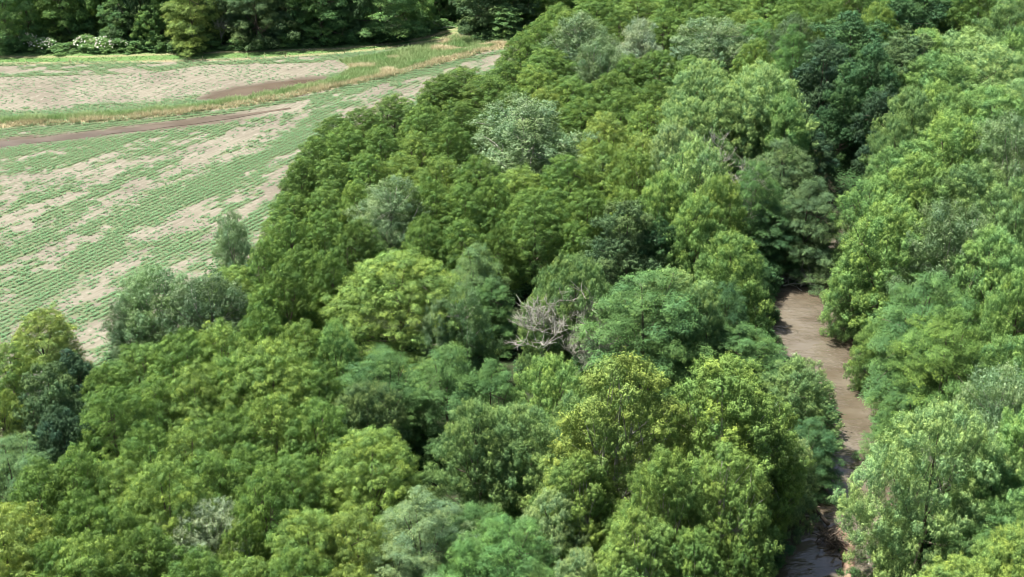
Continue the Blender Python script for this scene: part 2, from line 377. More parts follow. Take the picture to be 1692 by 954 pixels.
def dead_mesh(name, seed, H, r0, spread=.75, levels=5, upright=.35):
    r = np.random.default_rng(seed); T = Tubes(); Tw = Tubes()
    def grow(p, d, L, rad, lev):
        n = 5; pts = [p]; q = p.copy(); dd = d.copy()
        for i in range(n):
            dd = dd + r.normal(0, .09, 3) + np.array([0, 0, .05]); dd /= np.linalg.norm(dd); q = q + dd * L / n; pts.append(q.copy())
        rr = np.linspace(rad, rad * .55, n + 1)
        (T if lev >= levels - 1 else Tw).add(pts, rr, 6 if lev > 2 else 4)
        if lev == 0: return
        for k in range(r.integers(3, 6)):
            i = r.integers(2, n + 1) if k else n
            nd = dd + r.normal(0, spread, 3) + np.array([0, 0, upright]); nd /= np.linalg.norm(nd)
            grow(pts[i], nd, L * r.uniform(.55, .82), max(rr[i] * .55, .022), lev - 1)
    grow(np.array([0, 0, -.5]), np.array([.05, 0, 1.]), H * .36, r0, levels)
    return T.mesh(name + '_trunk', BARK_GREY), Tw.mesh(name + '_twigs', BARK_GREY)

# kind: (object name, R0, H0, zlow, puff r, leaves/puff, leaf l, w, style, mat, kwargs, trunk radius, bark, seeds)
SPEC = {
 'L': ('locust_tree', 4.0, 9.0, .3, .24, 40, .145, .055, 'droop', LEAF, dict(top=0.85, nb=200, br=.165, loose=.2, spacing=1.2, inner=.2, flat=.8, young_lit=.75, gap=1.62, bflat=.8, dmin=.0), .20, BARK, 5),
 'G': ('locust_tree', 6.0, 13., .5, .29, 50, .165, .062, 'droop', LEAF, dict(top=0.85, nb=300, br=.13, loose=.22, spacing=1.2, inner=.2, flat=.8, young_lit=.7, gap=1.62, bflat=.8, dmin=.0), .30, BARK, 3),
 'C': ('poplar_tree', 4.0, 11., .8, .30, 36, .13, .10, 'rand', LEAF_GLOSS, dict(nb=90, br=.20, loose=.34, spacing=1.35, inner=.4, flat=1.1, young_lit=.35, sprig=.3, gap=1.5, bflat=1., dmin=-.5), .20, BARK_PALE, 3),
 'M': ('maple_tree', 4.5, 11., .3, .27, 52, .135, .068, 'up', LEAF_MATT, dict(top=0.8, nb=200, br=.15, loose=.32, spacing=1.25, inner=.22, flat=.9, young_lit=.8, sprig=.12, gap=1.6, bflat=.9, dmin=-.05), .22, BARK, 5),
 'P': ('maple_tree', 7.0, 14., .3, .30, 52, .15, .075, 'up', LEAF_MATT, dict(top=0.82, nb=360, br=.105, loose=.3, spacing=1.25, inner=.22, flat=.9, young_lit=.8, sprig=.12, gap=1.6, bflat=.9, dmin=-.05), .30, BARK, 2),
 'D': ('oak_tree', 5.0, 12., .3, .34, 56, .16, .11, 'rand', LEAF, dict(top=0.8, nb=90, br=.22, loose=.32, spacing=1.3, inner=.3, flat=.8, young_lit=.3, sprig=.15, gap=1.45, bflat=.75, dmin=-.2), .28, BARK, 3),
 'S': ('sycamore_tree', 5.2, 15., 1.2, .32, 74, .12, .10, 'rand', LEAF, dict(nb=150, br=.155, loose=.22, spacing=1.38, inner=.35, flat=1., young_lit=.4, sprig=.22, top=.75, gap=1.55, bflat=.9, dmin=-.3), .30, BARK_PALE, 3),
 'F': ('elm_tree', 5.0, 11., .2, .33, 58, .16, .065, 'layer', LEAF, dict(top=0.78, nb=100, br=.22, loose=.24, spacing=1.3, inner=.3, flat=.6, young_lit=.5, sprig=.22, gap=1.45, bflat=.6, dmin=-.15), .24, BARK, 4),
 'B': ('bush', 1.6, 2.4, .0, .22, 50, .11, .075, 'rand', LEAF, dict(nb=18, br=.34, loose=.3, spacing=1.15, young_lit=.35, sprig=.3, gap=1.2), .05, BARK, 3),
}
PROTO = {}
def proto(kind, i):
    s = SPEC[kind]; key = (kind, i % s[13])
    if key not in PROTO:
        seed = sum(map(ord, kind)) * 31 + key[1] * 17
        me, pts = crown_mesh(s[0] + '_crown', seed, s[1], s[2], s[3], s[4], s[5], s[6], s[7], s[8], s[9], **s[10])
        tm = trunk_mesh(s[0] + '_trunk', seed, s[2], s[11], pts, s[12], nl={'S': 16, 'C': 14, 'B': 4}.get(kind, 9), twigs={'S': 4, 'C': 4, 'M': 3}.get(kind, 2))
        PROTO[key] = (me, tm)
    return PROTO[key]
DEADP = {}

COL = {'o': (.084, .158, .040), 'od': (.068, .128, .031), 'ol': (.114, .192, .048), 'y': (.135, .205, .053), 'yy': (.130, .215, .060), 'yc': (.160, .230, .058),
       'g': (.072, .152, .049), 'gd': (.043, .100, .038), 'gl': (.105, .203, .068), 'fern': (.082, .180, .052),
       's': (.106, .174, .074), 'sl': (.138, .22, .104), 'b': (.070, .124, .052), 'bd': (.042, .086, .045), 'bl': (.096, .174, .068),
       'm': (.096, .190, .068), 'ml': (.132, .226, .092), 'my': (.108, .198, .062), 'w': (.16, .22, .125), 'br': (.075, .095, .030)}
bases = []
cnt_kind = {}
def tree(kind, px, py, w, H, col, label, group=None, base=False):
    """px,py: highest outline point of the crown in the survey photograph; w: crown width there"""
    s = SPEC[kind]; i = cnt_kind.get(kind, 0); cnt_kind[kind] = i + 1
    d = 130.0
    if base:
        P = at(px, py, 0); d = np.linalg.norm(P - np.array([0, 0, CH])); R = w / 2 * d / FPX
    else:
        yy = py
        for _ in range(5):
            R = w / 2 * d / FPX; bz = (H - s[3] * H / s[2]) / 2; cz = H - bz
            dep = math.atan2(CH - cz, math.sqrt(max(d * d - (CH - cz) ** 2, 1)))
            ext = math.sqrt((R * .93 * math.sin(dep)) ** 2 + (bz * math.cos(dep)) ** 2)
            P = at(px, py + ext * FPX / d, cz); d = np.linalg.norm(P - np.array([0, 0, CH]))
    e = bpy.data.objects.new(s[0], None); C.objects.link(e)
    gz = 0.0
    cdist = creek_dist(P[None, :2])[0]
    e.location = (P[0], P[1], ground_z(P[None, :2])[0]); sc = R / s[1] * 1.03; rr = random.Random(px * 7 + py * 13); e.scale = (sc * rr.uniform(.9, 1.12), sc * rr.uniform(.9, 1.12), H / s[2] * rr.uniform(.9, 1.14)); e.rotation_euler = (0, 0, rr.uniform(0, 6.28))
    tag(e, label, {'B': 'bush'}.get(kind, 'tree'), group)
    cm, tm = proto(kind, i)
    c = np.array(COL[col]) * rr.uniform(.93, 1.07)
    link('crown' if kind != 'B' else 'foliage', cm, e, c); link('trunk' if kind != 'B' else 'stem', tm, e)
    bases.append((P[0], P[1], R)); return e
def dead(px, py, H, label, seed, w=1.0, base=False, levels=5):
    P = at(px, py, 0)
    if not base: P = at(px, py, H)
    e = bpy.data.objects.new('dead_tree', None); C.objects.link(e); e.location = (P[0], P[1], 0); e.scale = (w, w, 1)
    a, b = dead_mesh('dead_tree', seed, H, .17, levels=levels)
    link('trunk', a, e); link('branches', b, e); tag(e, label, 'dead tree'); bases.append((P[0], P[1], 2)); return e

def ground_z(P):
    cd = creek_dist(P)
    z = -2.3 * (1 - sstep(-1.6, 1.9, cd))
    dP = dist_poly(P, np.vstack([PUD, PUD[:1]])); ins = inside(P, PUD)
    z = z - .10 * np.where(ins, sstep(0, .6, dP), 0) + .03 * np.where(ins, 0, 1 - sstep(0, .6, dP))
    dF = dist_poly(P, FURROW); z = z - .10 * (1 - sstep(.7, 2.0, dF))
    dS = dist_poly(P, STRIP); z = z + .35 * (1 - sstep(.2, 3.0, dS))
    return z

# ------------------------------------------------------------------ trees: (kind, outline-top x, y, crown width, height, colour, label)
GF = 'trees along the far side of the field'; GW = 'olive locust trees of the central wood'; GN = 'foreground locust trees'; GR = 'trees on the right bank of the creek'
FAR = [
 ('F', 14, 82, 62, 11, 'g', 'dark bushy green tree at the left end of the far treeline'),
 ('M', 50, 66, 60, 12, 'gl', 'light green tree behind the left clump of white blossom'),
 ('F', 106, 66, 66, 12, 'o', 'olive yellow bushy tree behind the gap between the two blossom clumps'),
 ('D', 143, 62, 50, 13, 'g', 'mid green tree just left of the dark gap behind the right blossom clump'),
 ('L', 172, 58, 54, 13, 'ol', 'yellow green locust behind the right blossom clump'),
 ('F', 205, 72, 46, 8, 'gd', 'short dark green tree right of the white blossom clumps'),
 ('D', 238, 68, 60, 14, 'bd', 'dark blue green tree left of the puff topped small tree'),
 ('M', 262, 76, 44, 7.5, 'g', 'small puff topped green tree standing in front of the dark treeline'),
 ('F', 322, 80, 68, 9.5, 'y', 'yellow olive tree standing out bright against the dark treeline'),
 ('D', 296, 60, 60, 15, 'gd', 'tall dark tree behind and left of the bright yellow olive one'),
 ('D', 372, 62, 64, 14, 'bd', 'dark tree behind bare branches right of the yellow olive tree'),
 ('F', 426, 72, 76, 13, 'b', 'blue green drooping tree in the middle of the far treeline'),
 ('D', 478, 66, 70, 14, 'bd', 'very dark tree right of the blue green drooping one'),
 ('F', 530, 68, 74, 14, 'gd', 'dark green tree above the low bright scrub of the far verge'),
 ('D', 575, 62, 60, 15, 'bd', 'dark blue green tree left of the wide fresh green one'),
 ('F', 630, 62, 88, 13, 'g', 'wide fresh green tree beside the brush pile at the far verge'),
 ('M', 690, 50, 46, 11, 'gl', 'light green tree directly behind the brush pile'),
 ('F', 728, 30, 52, 14, 'gd', 'dark tree with an exposed trunk right of the brush pile'),
 ('D', 755, 20, 60, 14, 'bd', 'darkest tree where the grass track enters the trees'),
 ('D', 806, 56, 74, 11, 'b', 'rounded blue green tree right of the track entrance'),
 ('D', 852, 44, 76, 12, 'bd', 'dark tree between the track entrance and the olive wood'),
 ('F', 835, 64, 44, 5, 'g', 'short green tree at the foot of the dark trees near the track'),
 ('D', 880, 10, 80, 13, 'gd', 'dark tree behind the top left corner of the olive wood'),
]
for a in FAR: tree(*a[:3], a[3] * 1.2, a[4] * 1.15, {'bd': 'b', 'gd': 'g', 'g': 'gl'}.get(a[5], a[5]), a[6], group=GF, base=True)
FAR2 = [(-10, 44, 'gd'), (75, 40, 'g'), (135, 38, 'gd'), (200, 40, 'gd'), (262, 38, 'bd'), (335, 36, 'bd'), (400, 38, 'gd'), (455, 34, 'bd'), (510, 34, 'gd'), (565, 30, 'bd'), (640, 26, 'gd'), (700, 18, 'gd'), (780, 8, 'bd'), (830, 10, 'gd')]
for q, (x, y, c) in enumerate(FAR2):
    tree('D' if q % 2 else 'F', x, y, 80, 15, c, 'tall dark tree of the rear rank, hardly showing behind the far treeline', group='rear rank of the far treeline', base=True)

T = [
 # ---- far top of the central wood
 ('L', 922, 4, 72, 9, 'o', 'olive locust at the top of the wood beside the dark far trees'),
 ('L', 985, -8, 82, 9, 'o', 'olive locust at the top picture edge, above the blue grey poplar'),
 ('L', 1055, -12, 84, 9, 'ol', 'pale olive locust cut by the top edge above the pinkish poplar'),
 ('L', 1125, -14, 86, 9.5, 'o', 'olive locust cut by the top edge midway between poplar and dark oaks'),
 ('L', 1195, -14, 86, 9.5, 'od', 'darker olive locust cut by the top edge right of the wood centre'),
 ('L', 1268, -16, 88, 10, 'o', 'olive locust cut by the top edge left of the dark oaks'),
 ('L', 1340, -14, 84, 10, 'o', 'olive locust cut by the top edge directly above the dark oaks'),
 ('L', 1412, -18, 84, 11, 'od', 'shaded olive locust at the top edge behind the dark oaks'),
 ('L', 1450, 14, 64, 11, 'ol', 'small yellowish locust rising over the right shoulder of the dark oaks'),
 ('D', 1528, -22, 110, 13, 'gd', 'dark oak cut by the top edge behind the bright maples'),
 ('D', 1480, -14, 84, 13, 'gd', 'dark oak at the top edge between yellowish locust and bright maples'),
 ('L', 1610, -14, 86, 13, 'od', 'dark olive locust at the far right of the top edge'),
 ('C', 1672, -18, 86, 12, 's', 'blue grey poplar in the top right corner'),
 ('L', 893, 44, 76, 8.5, 'o', 'olive locust on the field side edge, second from the top'),
 ('L', 938, 26, 74, 8.5, 'ol', 'yellowish locust upper left of the blue grey poplar'),
 ('L', 1022, 18, 78, 9, 'od', 'dark olive locust between the blue grey and pinkish poplars'),
 ('L', 1098, 18, 84, 9, 'o', 'olive locust behind and right of the pinkish poplar'),
 ('L', 1160, 14, 80, 9, 'o', 'olive locust behind the pale green poplar'),
 ('L', 1228, 20, 80, 9, 'ol', 'light olive locust right of the pale green poplar'),
 ('L', 1300, 20, 84, 10, 'o', 'olive locust left of the tall dark oak'),
 ('L', 1370, 22, 80, 11, 'od', 'dark olive locust just behind the tall dark oak'),
 ('C', 958, 36, 104, 10, 's', 'blue grey poplar high in the wood, upper one of a close pair'),
 ('C', 990, 74, 84, 9.5, 's', 'blue grey poplar low and right of a close pair'),
 ('C', 1056, 42, 88, 10, 'w', 'pale poplar with pinkish dead twigs near the top of the wood'),
 ('C', 1176, 28, 112, 11, 'sl', 'pale green poplar with visible stems left of the bright fern topped tree'),
 ('F', 1252, 24, 62, 11, 'fern', 'vivid green fern topped tree near the top of the wood'),
 ('F', 1306, 62, 68, 12, 'fern', 'vivid green fern topped tree hanging beside the dark oaks'),
 ('C', 1308, 34, 72, 11, 'b', 'grey green poplar between the two vivid fern topped trees'),
 ('D', 1402, 24, 150, 14, 'gd', 'tallest dark oak above the black gap in the wood'),  # the dark greens of this oak group carry a painted cloud shadow
 ('D', 1358, 66, 104, 13, 'bd', 'dark oak on the left side of the black gap'),
 ('D', 1487, 54, 116, 14, 'b', 'grey topped dark oak touching the bright maples'),
 ('D', 1432, 96, 116, 13, 'gd', 'dark oak in the middle of the group over the black gap'),
 ('D', 1392, 152, 84, 10, 'gd', 'lowest hanging dark oak over the black gap'),
 ('D', 1458, 152, 78, 11, 'bd', 'dark oak squeezed between black gap and bright maples'),
 ('D', 1352, 206, 60, 9, 'bd', 'dark oak at the left wall of the black gap'),
 ('L', 1310, -34, 84, 9, 'od', 'dark olive locust hardly showing at the top edge'),
 ('L', 1246, 62, 64, 10, 'ol', 'yellow green locust peeping above the big pale maple'),
 # ---- row behind the big pale maples
 ('L', 862, 66, 70, 8, 'o', 'olive locust on the field side edge, where the grass ends'),
 ('L', 906, 78, 80, 8.5, 'o', 'olive locust left of the lower blue grey poplar'),
 ('L', 838, 106, 78, 8, 'od', 'dark olive locust at the inner corner of the field edge'),
 ('L', 888, 114, 82, 8.5, 'ol', 'light olive locust below the corner where grass meets wood'),
 ('L', 942, 124, 84, 8.5, 'o', 'olive locust directly below the pair of blue grey poplars'),
 ('L', 1012, 112, 84, 9, 'od', 'dark olive locust below the gap between the poplars'),
 ('L', 1040, 92, 74, 9, 'o', 'small olive locust under the pinkish poplar'),
 ('L', 1086, 86, 84, 9.5, 'o', 'olive locust left of the big pale maple crown'),
 ('L', 1082, 128, 84, 9, 'od', 'dark olive locust tucked under the left side of the big pale maple'),
 ('L', 1140, 84, 80, 10, 'o', 'olive locust behind the left one of the big pale maples'),
 ('L', 762, 106, 112, 8, 'od', 'wide dark olive locust bulging towards the field track'),
 ('L', 728, 124, 74, 7.5, 'od', 'dark olive locust at the tip of the bulge towards the field'),
 ('L', 812, 122, 96, 8, 'od', 'dark olive locust on the inner side of the bulge'),
 ('P', 1162, 100, 130, 15, 'ml', 'big pale green maple, left one of the two biggest pale crowns'),
 ('P', 1258, 96, 140, 16, 'ml', 'big pale green maple, right one of the two biggest pale crowns'),
 ('P', 1210, 128, 130, 14, 'ml', 'pale green maple in front of the two biggest pale crowns'),
 ('M', 1292, 168, 80, 12, 'm', 'pale green maple overhanging the edge of the black gap'),
 ('M', 1142, 158, 90, 12, 'ml', 'pale green maple low on the left of the biggest pale crowns'),
 # ---- field side of the wood, upper
 ('L', 556, 196, 64, 6.5, 'od', 'dark brownish locust at the pointed field edge of the wood'),
 ('L', 600, 172, 76, 7, 'od', 'dark olive locust on the upper field edge, second from the point'),
 ('L', 652, 158, 80, 7.5, 'o', 'olive locust on the upper field edge left of the bulge'),
 ('L', 704, 182, 86, 8, 'o', 'olive locust below the bulge towards the field'),
 ('L', 756, 168, 84, 8, 'od', 'dark olive locust between the bulge and the big round poplar'),
 ('L', 902, 148, 74, 8.5, 'y', 'yellow tipped locust just above the big round poplar'),
 ('L', 846, 158, 72, 8.5, 'od', 'dark olive locust behind the left shoulder of the big round poplar'),
 ('L', 962, 152, 82, 9, 'o', 'olive locust behind the right shoulder of the big round poplar'),
 ('L', 1024, 152, 84, 9, 'o', 'olive locust midway between the big round poplar and pale maples'),
 ('L', 1066, 176, 84, 9, 'ol', 'light olive locust left of the low pale maple'),
 ('L', 1000, 192, 98, 9.5, 'y', 'yellow topped locust right of the big round poplar'),
 ('L', 1056, 212, 88, 9.5, 'y', 'yellow topped locust, lower right of the other yellow topped ones'),
 ('C', 872, 168, 176, 12.5, 's', 'big round blue green poplar in the centre of the wood'),
 ('L', 524, 226, 70, 7, 'o', 'olive locust at the field edge just under the pointed corner'),
 ('L', 572, 216, 84, 7.5, 'o', 'olive locust behind the field edge under the dark pointed corner'),
 ('L', 630, 208, 84, 8, 'o', 'olive locust in the second rank from the field'),
 ('L', 690, 212, 84, 8, 'ol', 'light olive locust in the second rank from the field'),
 ('L', 742, 214, 82, 8.5, 'o', 'olive locust left of the big round poplar'),
 ('L', 498, 266, 76, 7, 'od', 'dark olive locust on the field edge facing the long green rows'),
 ('L', 548, 258, 82, 7.5, 'o', 'olive locust behind the edge tree facing the long green rows'),
 ('L', 606, 252, 84, 8, 'o', 'olive locust above and left of the frosted poplar'),
 ('L', 664, 246, 86, 8, 'ol', 'light olive locust above the frosted poplar'),
 ('L', 726, 254, 88, 8.5, 'ol', 'light olive locust lower left of the big round poplar'),
 ('L', 790, 268, 88, 8.5, 'o', 'olive locust at the lower left foot of the big round poplar'),
 ('L', 856, 272, 110, 9, 'ol', 'yellow green locust directly below the big round poplar'),
 ('L', 934, 266, 96, 9, 'o', 'olive locust at the lower right foot of the big round poplar'),
 ('L', 1000, 246, 94, 9.5, 'ol', 'light olive locust below the yellow topped ones'),
 ('L', 1046, 262, 84, 10, 'ol', 'light olive locust left of the chartreuse maple'),
 # ---- pale, chartreuse and dead trees by the creek bend
 ('M', 1108, 222, 86, 11, 'sl', 'pale grey green maple left of the dead grey twigs'),
 ('M', 1148, 240, 118, 14, 'ml', 'pale lime maple left of the dead grey twigs, tallest of its group'),
 ('M', 1098, 282, 96, 12, 'my', 'chartreuse maple on the left side of its group'),
 ('M', 1184, 302, 96, 12, 'yy', 'chartreuse maple on the right side of its group'),
 ('M', 1148, 336, 100, 11, 'my', 'chartreuse maple in the middle front of its group'),
 ('M', 1204, 398, 118, 11, 'my', 'vivid chartreuse maple low beside the creek shrubs'),
 ('F', 1288, 240, 120, 12, 'b', 'grey green elm right of the dead grey twigs'),
 ('F', 1334, 278, 126, 11, 'b', 'dark blue green elm leaning over the creek bend'),
 ('F', 1262, 318, 96, 9, 'gd', 'dark green elm behind the log jam'),
 ('F', 1242, 288, 84, 11, 'g', 'mid green elm between chartreuse maples and blue green elm'),
 # ---- middle of the wood
 ('C', 642, 292, 108, 10.5, 's', 'frosted blue grey poplar among olive locusts, left of centre'),
 ('L', 484, 312, 76, 7.5, 'o', 'olive locust on the field edge left of the frosted poplar'),
 ('L', 540, 306, 86, 8, 'o', 'olive locust second from the field, left of the frosted poplar'),
 ('L', 590, 310, 76, 8, 'ol', 'light olive locust touching the left side of the frosted poplar'),
 ('L', 712, 306, 88, 8.5, 'o', 'olive locust touching the right side of the frosted poplar'),
 ('L', 768, 316, 84, 8.5, 'o', 'olive locust right of the frosted poplar, second one over'),
 ('G', 886, 310, 132, 10.5, 'o', 'large olive locust with a black hollow beneath it'),
 ('L', 816, 306, 78, 9, 'o', 'olive locust left of the one with the black hollow'),
 ('L', 968, 306, 92, 9, 'o', 'olive locust right of the one with the black hollow'),
 ('L', 1036, 306, 80, 9.5, 'ol', 'light olive locust above the dark blue green oak'),
 ('D', 1034, 344, 122, 10.5, 'b', 'dark blue green oak left of the chartreuse maples'),
 ('D', 1090, 372, 80, 9, 'gd', 'small dark oak under the chartreuse maples'),
 ('L', 478, 368, 78, 7.5, 'o', 'olive locust on the field edge above the tall sparse sapling'),
 ('L', 536, 358, 88, 8, 'o', 'olive locust inside the edge below the frosted poplar'),
 ('L', 594, 372, 86, 8, 'od', 'dark olive locust at the lower left foot of the frosted poplar'),
 ('L', 702, 362, 82, 8.5, 'o', 'olive locust at the lower right foot of the frosted poplar'),
 ('L', 762, 362, 90, 8.5, 'o', 'brownish olive locust above the big rounded locust'),
 ('L', 824, 374, 70, 8, 'od', 'dark olive locust beside the black hollow'),
 ('L', 946, 368, 74, 7.5, 'o', 'small olive locust right of the black hollow'),
 ('L', 444, 408, 74, 7.5, 'o', 'olive locust at the field edge behind the sparse sapling'),
 ('L', 500, 412, 90, 8.5, 'o', 'olive locust between the field and the big rounded locust'),
 ('L', 552, 428, 84, 8.5, 'od', 'dark olive locust left of the big rounded locust'),
 ('L', 474, 452, 88, 8.5, 'od', 'dark olive locust right of the yellow green edge locust'),
 ('C', 386, 362, 62, 7.5, 'sl', 'tall sparse poplar sapling standing at the crop edge'),
 ('L', 384, 438, 112, 8, 'ol', 'yellow green locust at the field edge behind the blue green poplars'),
 ('L', 438, 478, 76, 8, 'o', 'small olive locust in front of the yellow green edge locust'),
 ('G', 668, 402, 196, 12, 'ol', 'big rounded yellow green locust left of the bare grey tree'),
 ('F', 790, 402, 96, 10, 'bl', 'blue green elm right of the big rounded locust'),
 ('F', 812, 452, 70, 8, 'g', 'small green elm between blue green elm and bare grey tree'),
 ('C', 722, 490, 66, 9, 'sl', 'pale pointed poplar, left of twin spires'),
 ('C', 770, 484, 80, 9.5, 'bl', 'pale pointed poplar, right of twin spires'),
 ('P', 952, 428, 130, 12, 'bl', 'blue green maple right of the bare grey tree'),
 ('M', 906, 478, 84, 9, 'bl', 'blue green maple half hidden behind the bare grey twigs'),
 ('M', 1102, 436, 132, 12, 'ml', 'pale topped maple behind the wide mid green elm'),
 ('M', 1148, 470, 74, 11, 'ml', 'pale maple at the right shoulder of the wide mid green elm'),
 ('F', 1062, 462, 204, 12, 'g', 'wide mid green elm right of the bare grey tree'),
 ('F', 1198, 478, 90, 9, 'gd', 'dark green elm on the left creek bank'),
 ('F', 1246, 406, 60, 8, 'gd', 'slim dark green elm at the bank beside the log jam'),
 ('F', 1222, 528, 124, 7, 'g', 'low mid green elm above the sycamores at the creek'),
 # ---- left field corner
 ('C', 262, 456, 130, 9, 'bl', 'wide blue green poplar at the field corner, left of the pair'),
 ('C', 346, 470, 118, 9, 'b', 'wide blue green poplar at the field corner, right of the pair'),
 ('C', 214, 494, 70, 7, 'b', 'small dark poplar at the left tip of the poplar pair'),
 ('L', 74, 508, 98, 7.5, 'y', 'lone yellowish locust standing at the left field margin'),
 ('L', 18, 574, 72, 6.5, 'ol', 'small yellowish locust at the left picture edge under the lone one'),
 ('D', 122, 580, 78, 8, 'bd', 'dark blue green oak right below the lone yellowish locust'),
 ('D', 86, 616, 108, 10, 'b', 'dark blue green oak at the left, largest of the dark group'),
 ('D', 112, 688, 100, 9, 'bd', 'dark blue green oak at the left, lowest of the dark group'),
 ('L', 10, 650, 88, 8, 'y', 'yellow green locust at the left edge beside the dark oaks'),
 ('F', 24, 734, 120, 9, 'bl', 'blue grey elm at the left edge under the dark oaks'),
 # ---- left foreground wood
 ('L', 232, 556, 120, 8, 'o', 'olive locust nearest the field below the poplar pair'),
 ('L', 178, 590, 96, 8, 'o', 'olive locust on the left corner beside the dark blue oaks'),
 ('L', 308, 558, 112, 8, 'o', 'olive locust under the right poplar of the pair'),
 ('L', 372, 546, 108, 8.5, 'ol', 'light olive locust right of the poplar pair'),
 ('L', 436, 522, 104, 8.5, 'o', 'olive locust above the left foreground, level with the twin spires'),
 ('L', 502, 528, 100, 9, 'ol', 'light olive locust below left of the big rounded locust'),
 ('M', 556, 530, 72, 9, 'gl', 'light green maple at the lower left of the big rounded locust'),
 ('G', 196, 642, 140, 10.5, 'o', 'large olive locust right of the dark blue oaks'),
 ('L', 264, 608, 120, 9.5, 'o', 'olive locust above the large one beside the blue oaks'),
 ('L', 334, 604, 124, 9.5, 'ol', 'light olive locust in the middle of the left foreground'),
 ('G', 454, 584, 164, 10.5, 'ol', 'large light olive locust left of the elm with the dark hollow'),
 ('L', 398, 602, 108, 9.5, 'o', 'olive locust left of the large light one'),
 ('L', 524, 606, 110, 9.5, 'o', 'olive locust behind the small blue green maple'),
 ('F', 640, 560, 150, 11, 'g', 'mid green elm above the dark hollow, left one'),
 ('F', 738, 566, 140, 11, 'g', 'mid green elm above the dark hollow, middle one'),
 ('F', 812, 590, 110, 10, 'g', 'mid green elm above the dark hollow, right one'),
 ('M', 608, 630, 108, 9.5, 'b', 'small blue green maple left of the dark hollow'),
 ('M', 914, 600, 104, 9.5, 'my', 'vivid yellow green maple left of the sycamores'),
 ('P', 852, 660, 160, 11.5, 'bl', 'blue green maple right of the dark hollow'),
 ('M', 792, 690, 120, 10.5, 'bl', 'blue green maple leaning into the dark hollow'),
 ('M', 948, 640, 100, 11.5, 'bl', 'blue green maple against the left sycamore'),
 # ---- sycamores
 ('S', 1026, 592, 200, 17, 'y', 'large yellow green sycamore with pale trunk, left of the two tallest'),
 ('S', 1192, 562, 204, 18, 'ol', 'large olive sycamore with pale trunk, right of the two tallest'),
 ('S', 1246, 660, 138, 12, 'ol', 'shaded olive sycamore reaching towards the creek'),
 ('S', 958, 740, 130, 12, 'ol', 'smaller sycamore below the left tall one'),
 ('S', 1092, 768, 140, 13, 'ol', 'sycamore in the middle front of the group'),
 ('S', 1196, 772, 150, 12.5, 'ol', 'yellow tipped sycamore in front, near the bottom right creek'),
 ('M', 914, 812, 108, 9.5, 'sl', 'pale green maple at the lower left of the sycamores'),
 ('S', 1050, 872, 150, 10, 'ol', 'small sycamore at the bottom edge, left of the creek group'),
 ('S', 1146, 884, 130, 10, 'o', 'small sycamore at the bottom edge, middle of the creek group'),
 ('S', 1224, 878, 98, 9.5, 'od', 'dark small sycamore at the bottom edge beside the water'),
 ('M', 952, 922, 90, 8, 'sl', 'pale maple cut by the bottom edge below the sycamores'),
 # ---- over the creek
 ('M', 1316, 586, 110, 8.5, 'bl', 'fresh blue green maple reaching across the creek'),
 ('F', 1338, 668, 94, 7, 'gd', 'dark green elm hanging low over the narrow creek'),
 ('M', 1306, 706, 92, 8, 'sl', 'pale small leaved maple over the creek'),
 # ---- right bank
 ('P', 1536, 700, 208, 13, 'ml', 'big bright pale maple in front of the lower creek'),
 ('M', 1498, 172, 96, 12, 'bl', 'blue green maple beside the dark oaks'),
 ('M', 1474, 208, 66, 11, 'bl', 'small blue green maple at the edge of the black gap'),
 ('M', 1522, 38, 92, 13, 'gl', 'bright green maple highest behind the right bank wood'),
 ('M', 1592, 40, 104, 13, 'ml', 'bright pale maple near the top right, left of the corner'),
 ('M', 1660, 22, 94, 13, 'bl', 'blue green maple at the top right edge'),
 ('M', 1550, 92, 110, 13, 'm', 'green maple behind the upper right crowns'),
 ('M', 1634, 88, 124, 13, 'ml', 'pale maple upper right, second row'),
 ('M', 1694, 66, 100, 13, 'm', 'green maple cut by the right edge near the top'),
 ('M', 1544, 146, 120, 13, 'my', 'yellow tipped maple in the upper right wood'),
 ('M', 1626, 150, 130, 13, 'm', 'green maple in the upper right wood, beside the yellow tipped one'),
 ('M', 1694, 140, 110, 13, 'ml', 'pale maple cut by the right edge, upper part'),
 ('M', 1504, 222, 118, 13, 'm', 'green maple facing the black gap from the right'),
 ('M', 1570, 208, 132, 13, 'my', 'yellow tipped maple behind the one facing the black gap'),
 ('C', 1654, 216, 124, 13, 's', 'grey blue poplar at the right edge among green maples'),
 ('M', 1450, 284, 100, 12, 'm', 'green maple right across from the blue green elm on the bend'),
 ('M', 1514, 282, 126, 12.5, 'my', 'yellow tipped maple right of the creek bend'),
 ('M', 1594, 286, 130, 13, 'bl', 'blue green maple in the middle of the right bank wood'),
 ('M', 1676, 318, 124, 13, 'bl', 'blue green maple cut by the right edge, middle part'),
 ('M', 1462, 346, 138, 13, 'my', 'yellow tipped maple leaning out over the log jam'),
 ('M', 1420, 404, 92, 9, 'm', 'green maple with hanging skirt right beside the log jam'),
 ('C', 1566, 366, 140, 13, 's', 'twiggy grey green poplar above the dull olive elm'),
 ('M', 1634, 400, 130, 13, 'm', 'green maple right of the twiggy poplar'),
 ('M', 1446, 500, 66, 8, 'my', 'small yellow tipped maple hanging over the wide creek pool'),
 ('F', 1520, 452, 176, 13, 'g', 'dull olive elm on the right bank, upper one'),
 ('F', 1556, 520, 180, 13, 'o', 'dull olive elm on the right bank, lower and wider one'),
 ('M', 1676, 456, 110, 13, 'my', 'yellow tipped maple cut by the right edge, middle part'),
 ('M', 1656, 540, 120, 13, 'm', 'green maple right of the dull olive elms'),
 ('F', 1504, 612, 98, 8, 'g', 'low feathery green elm hanging beside the narrow creek'),
 ('M', 1690, 600, 110, 13, 'm', 'green maple at the right edge beside the dull olive elms'),
 ('C', 1640, 640, 130, 12, 'sl', 'pale grey poplar with bare twigs on the right'),
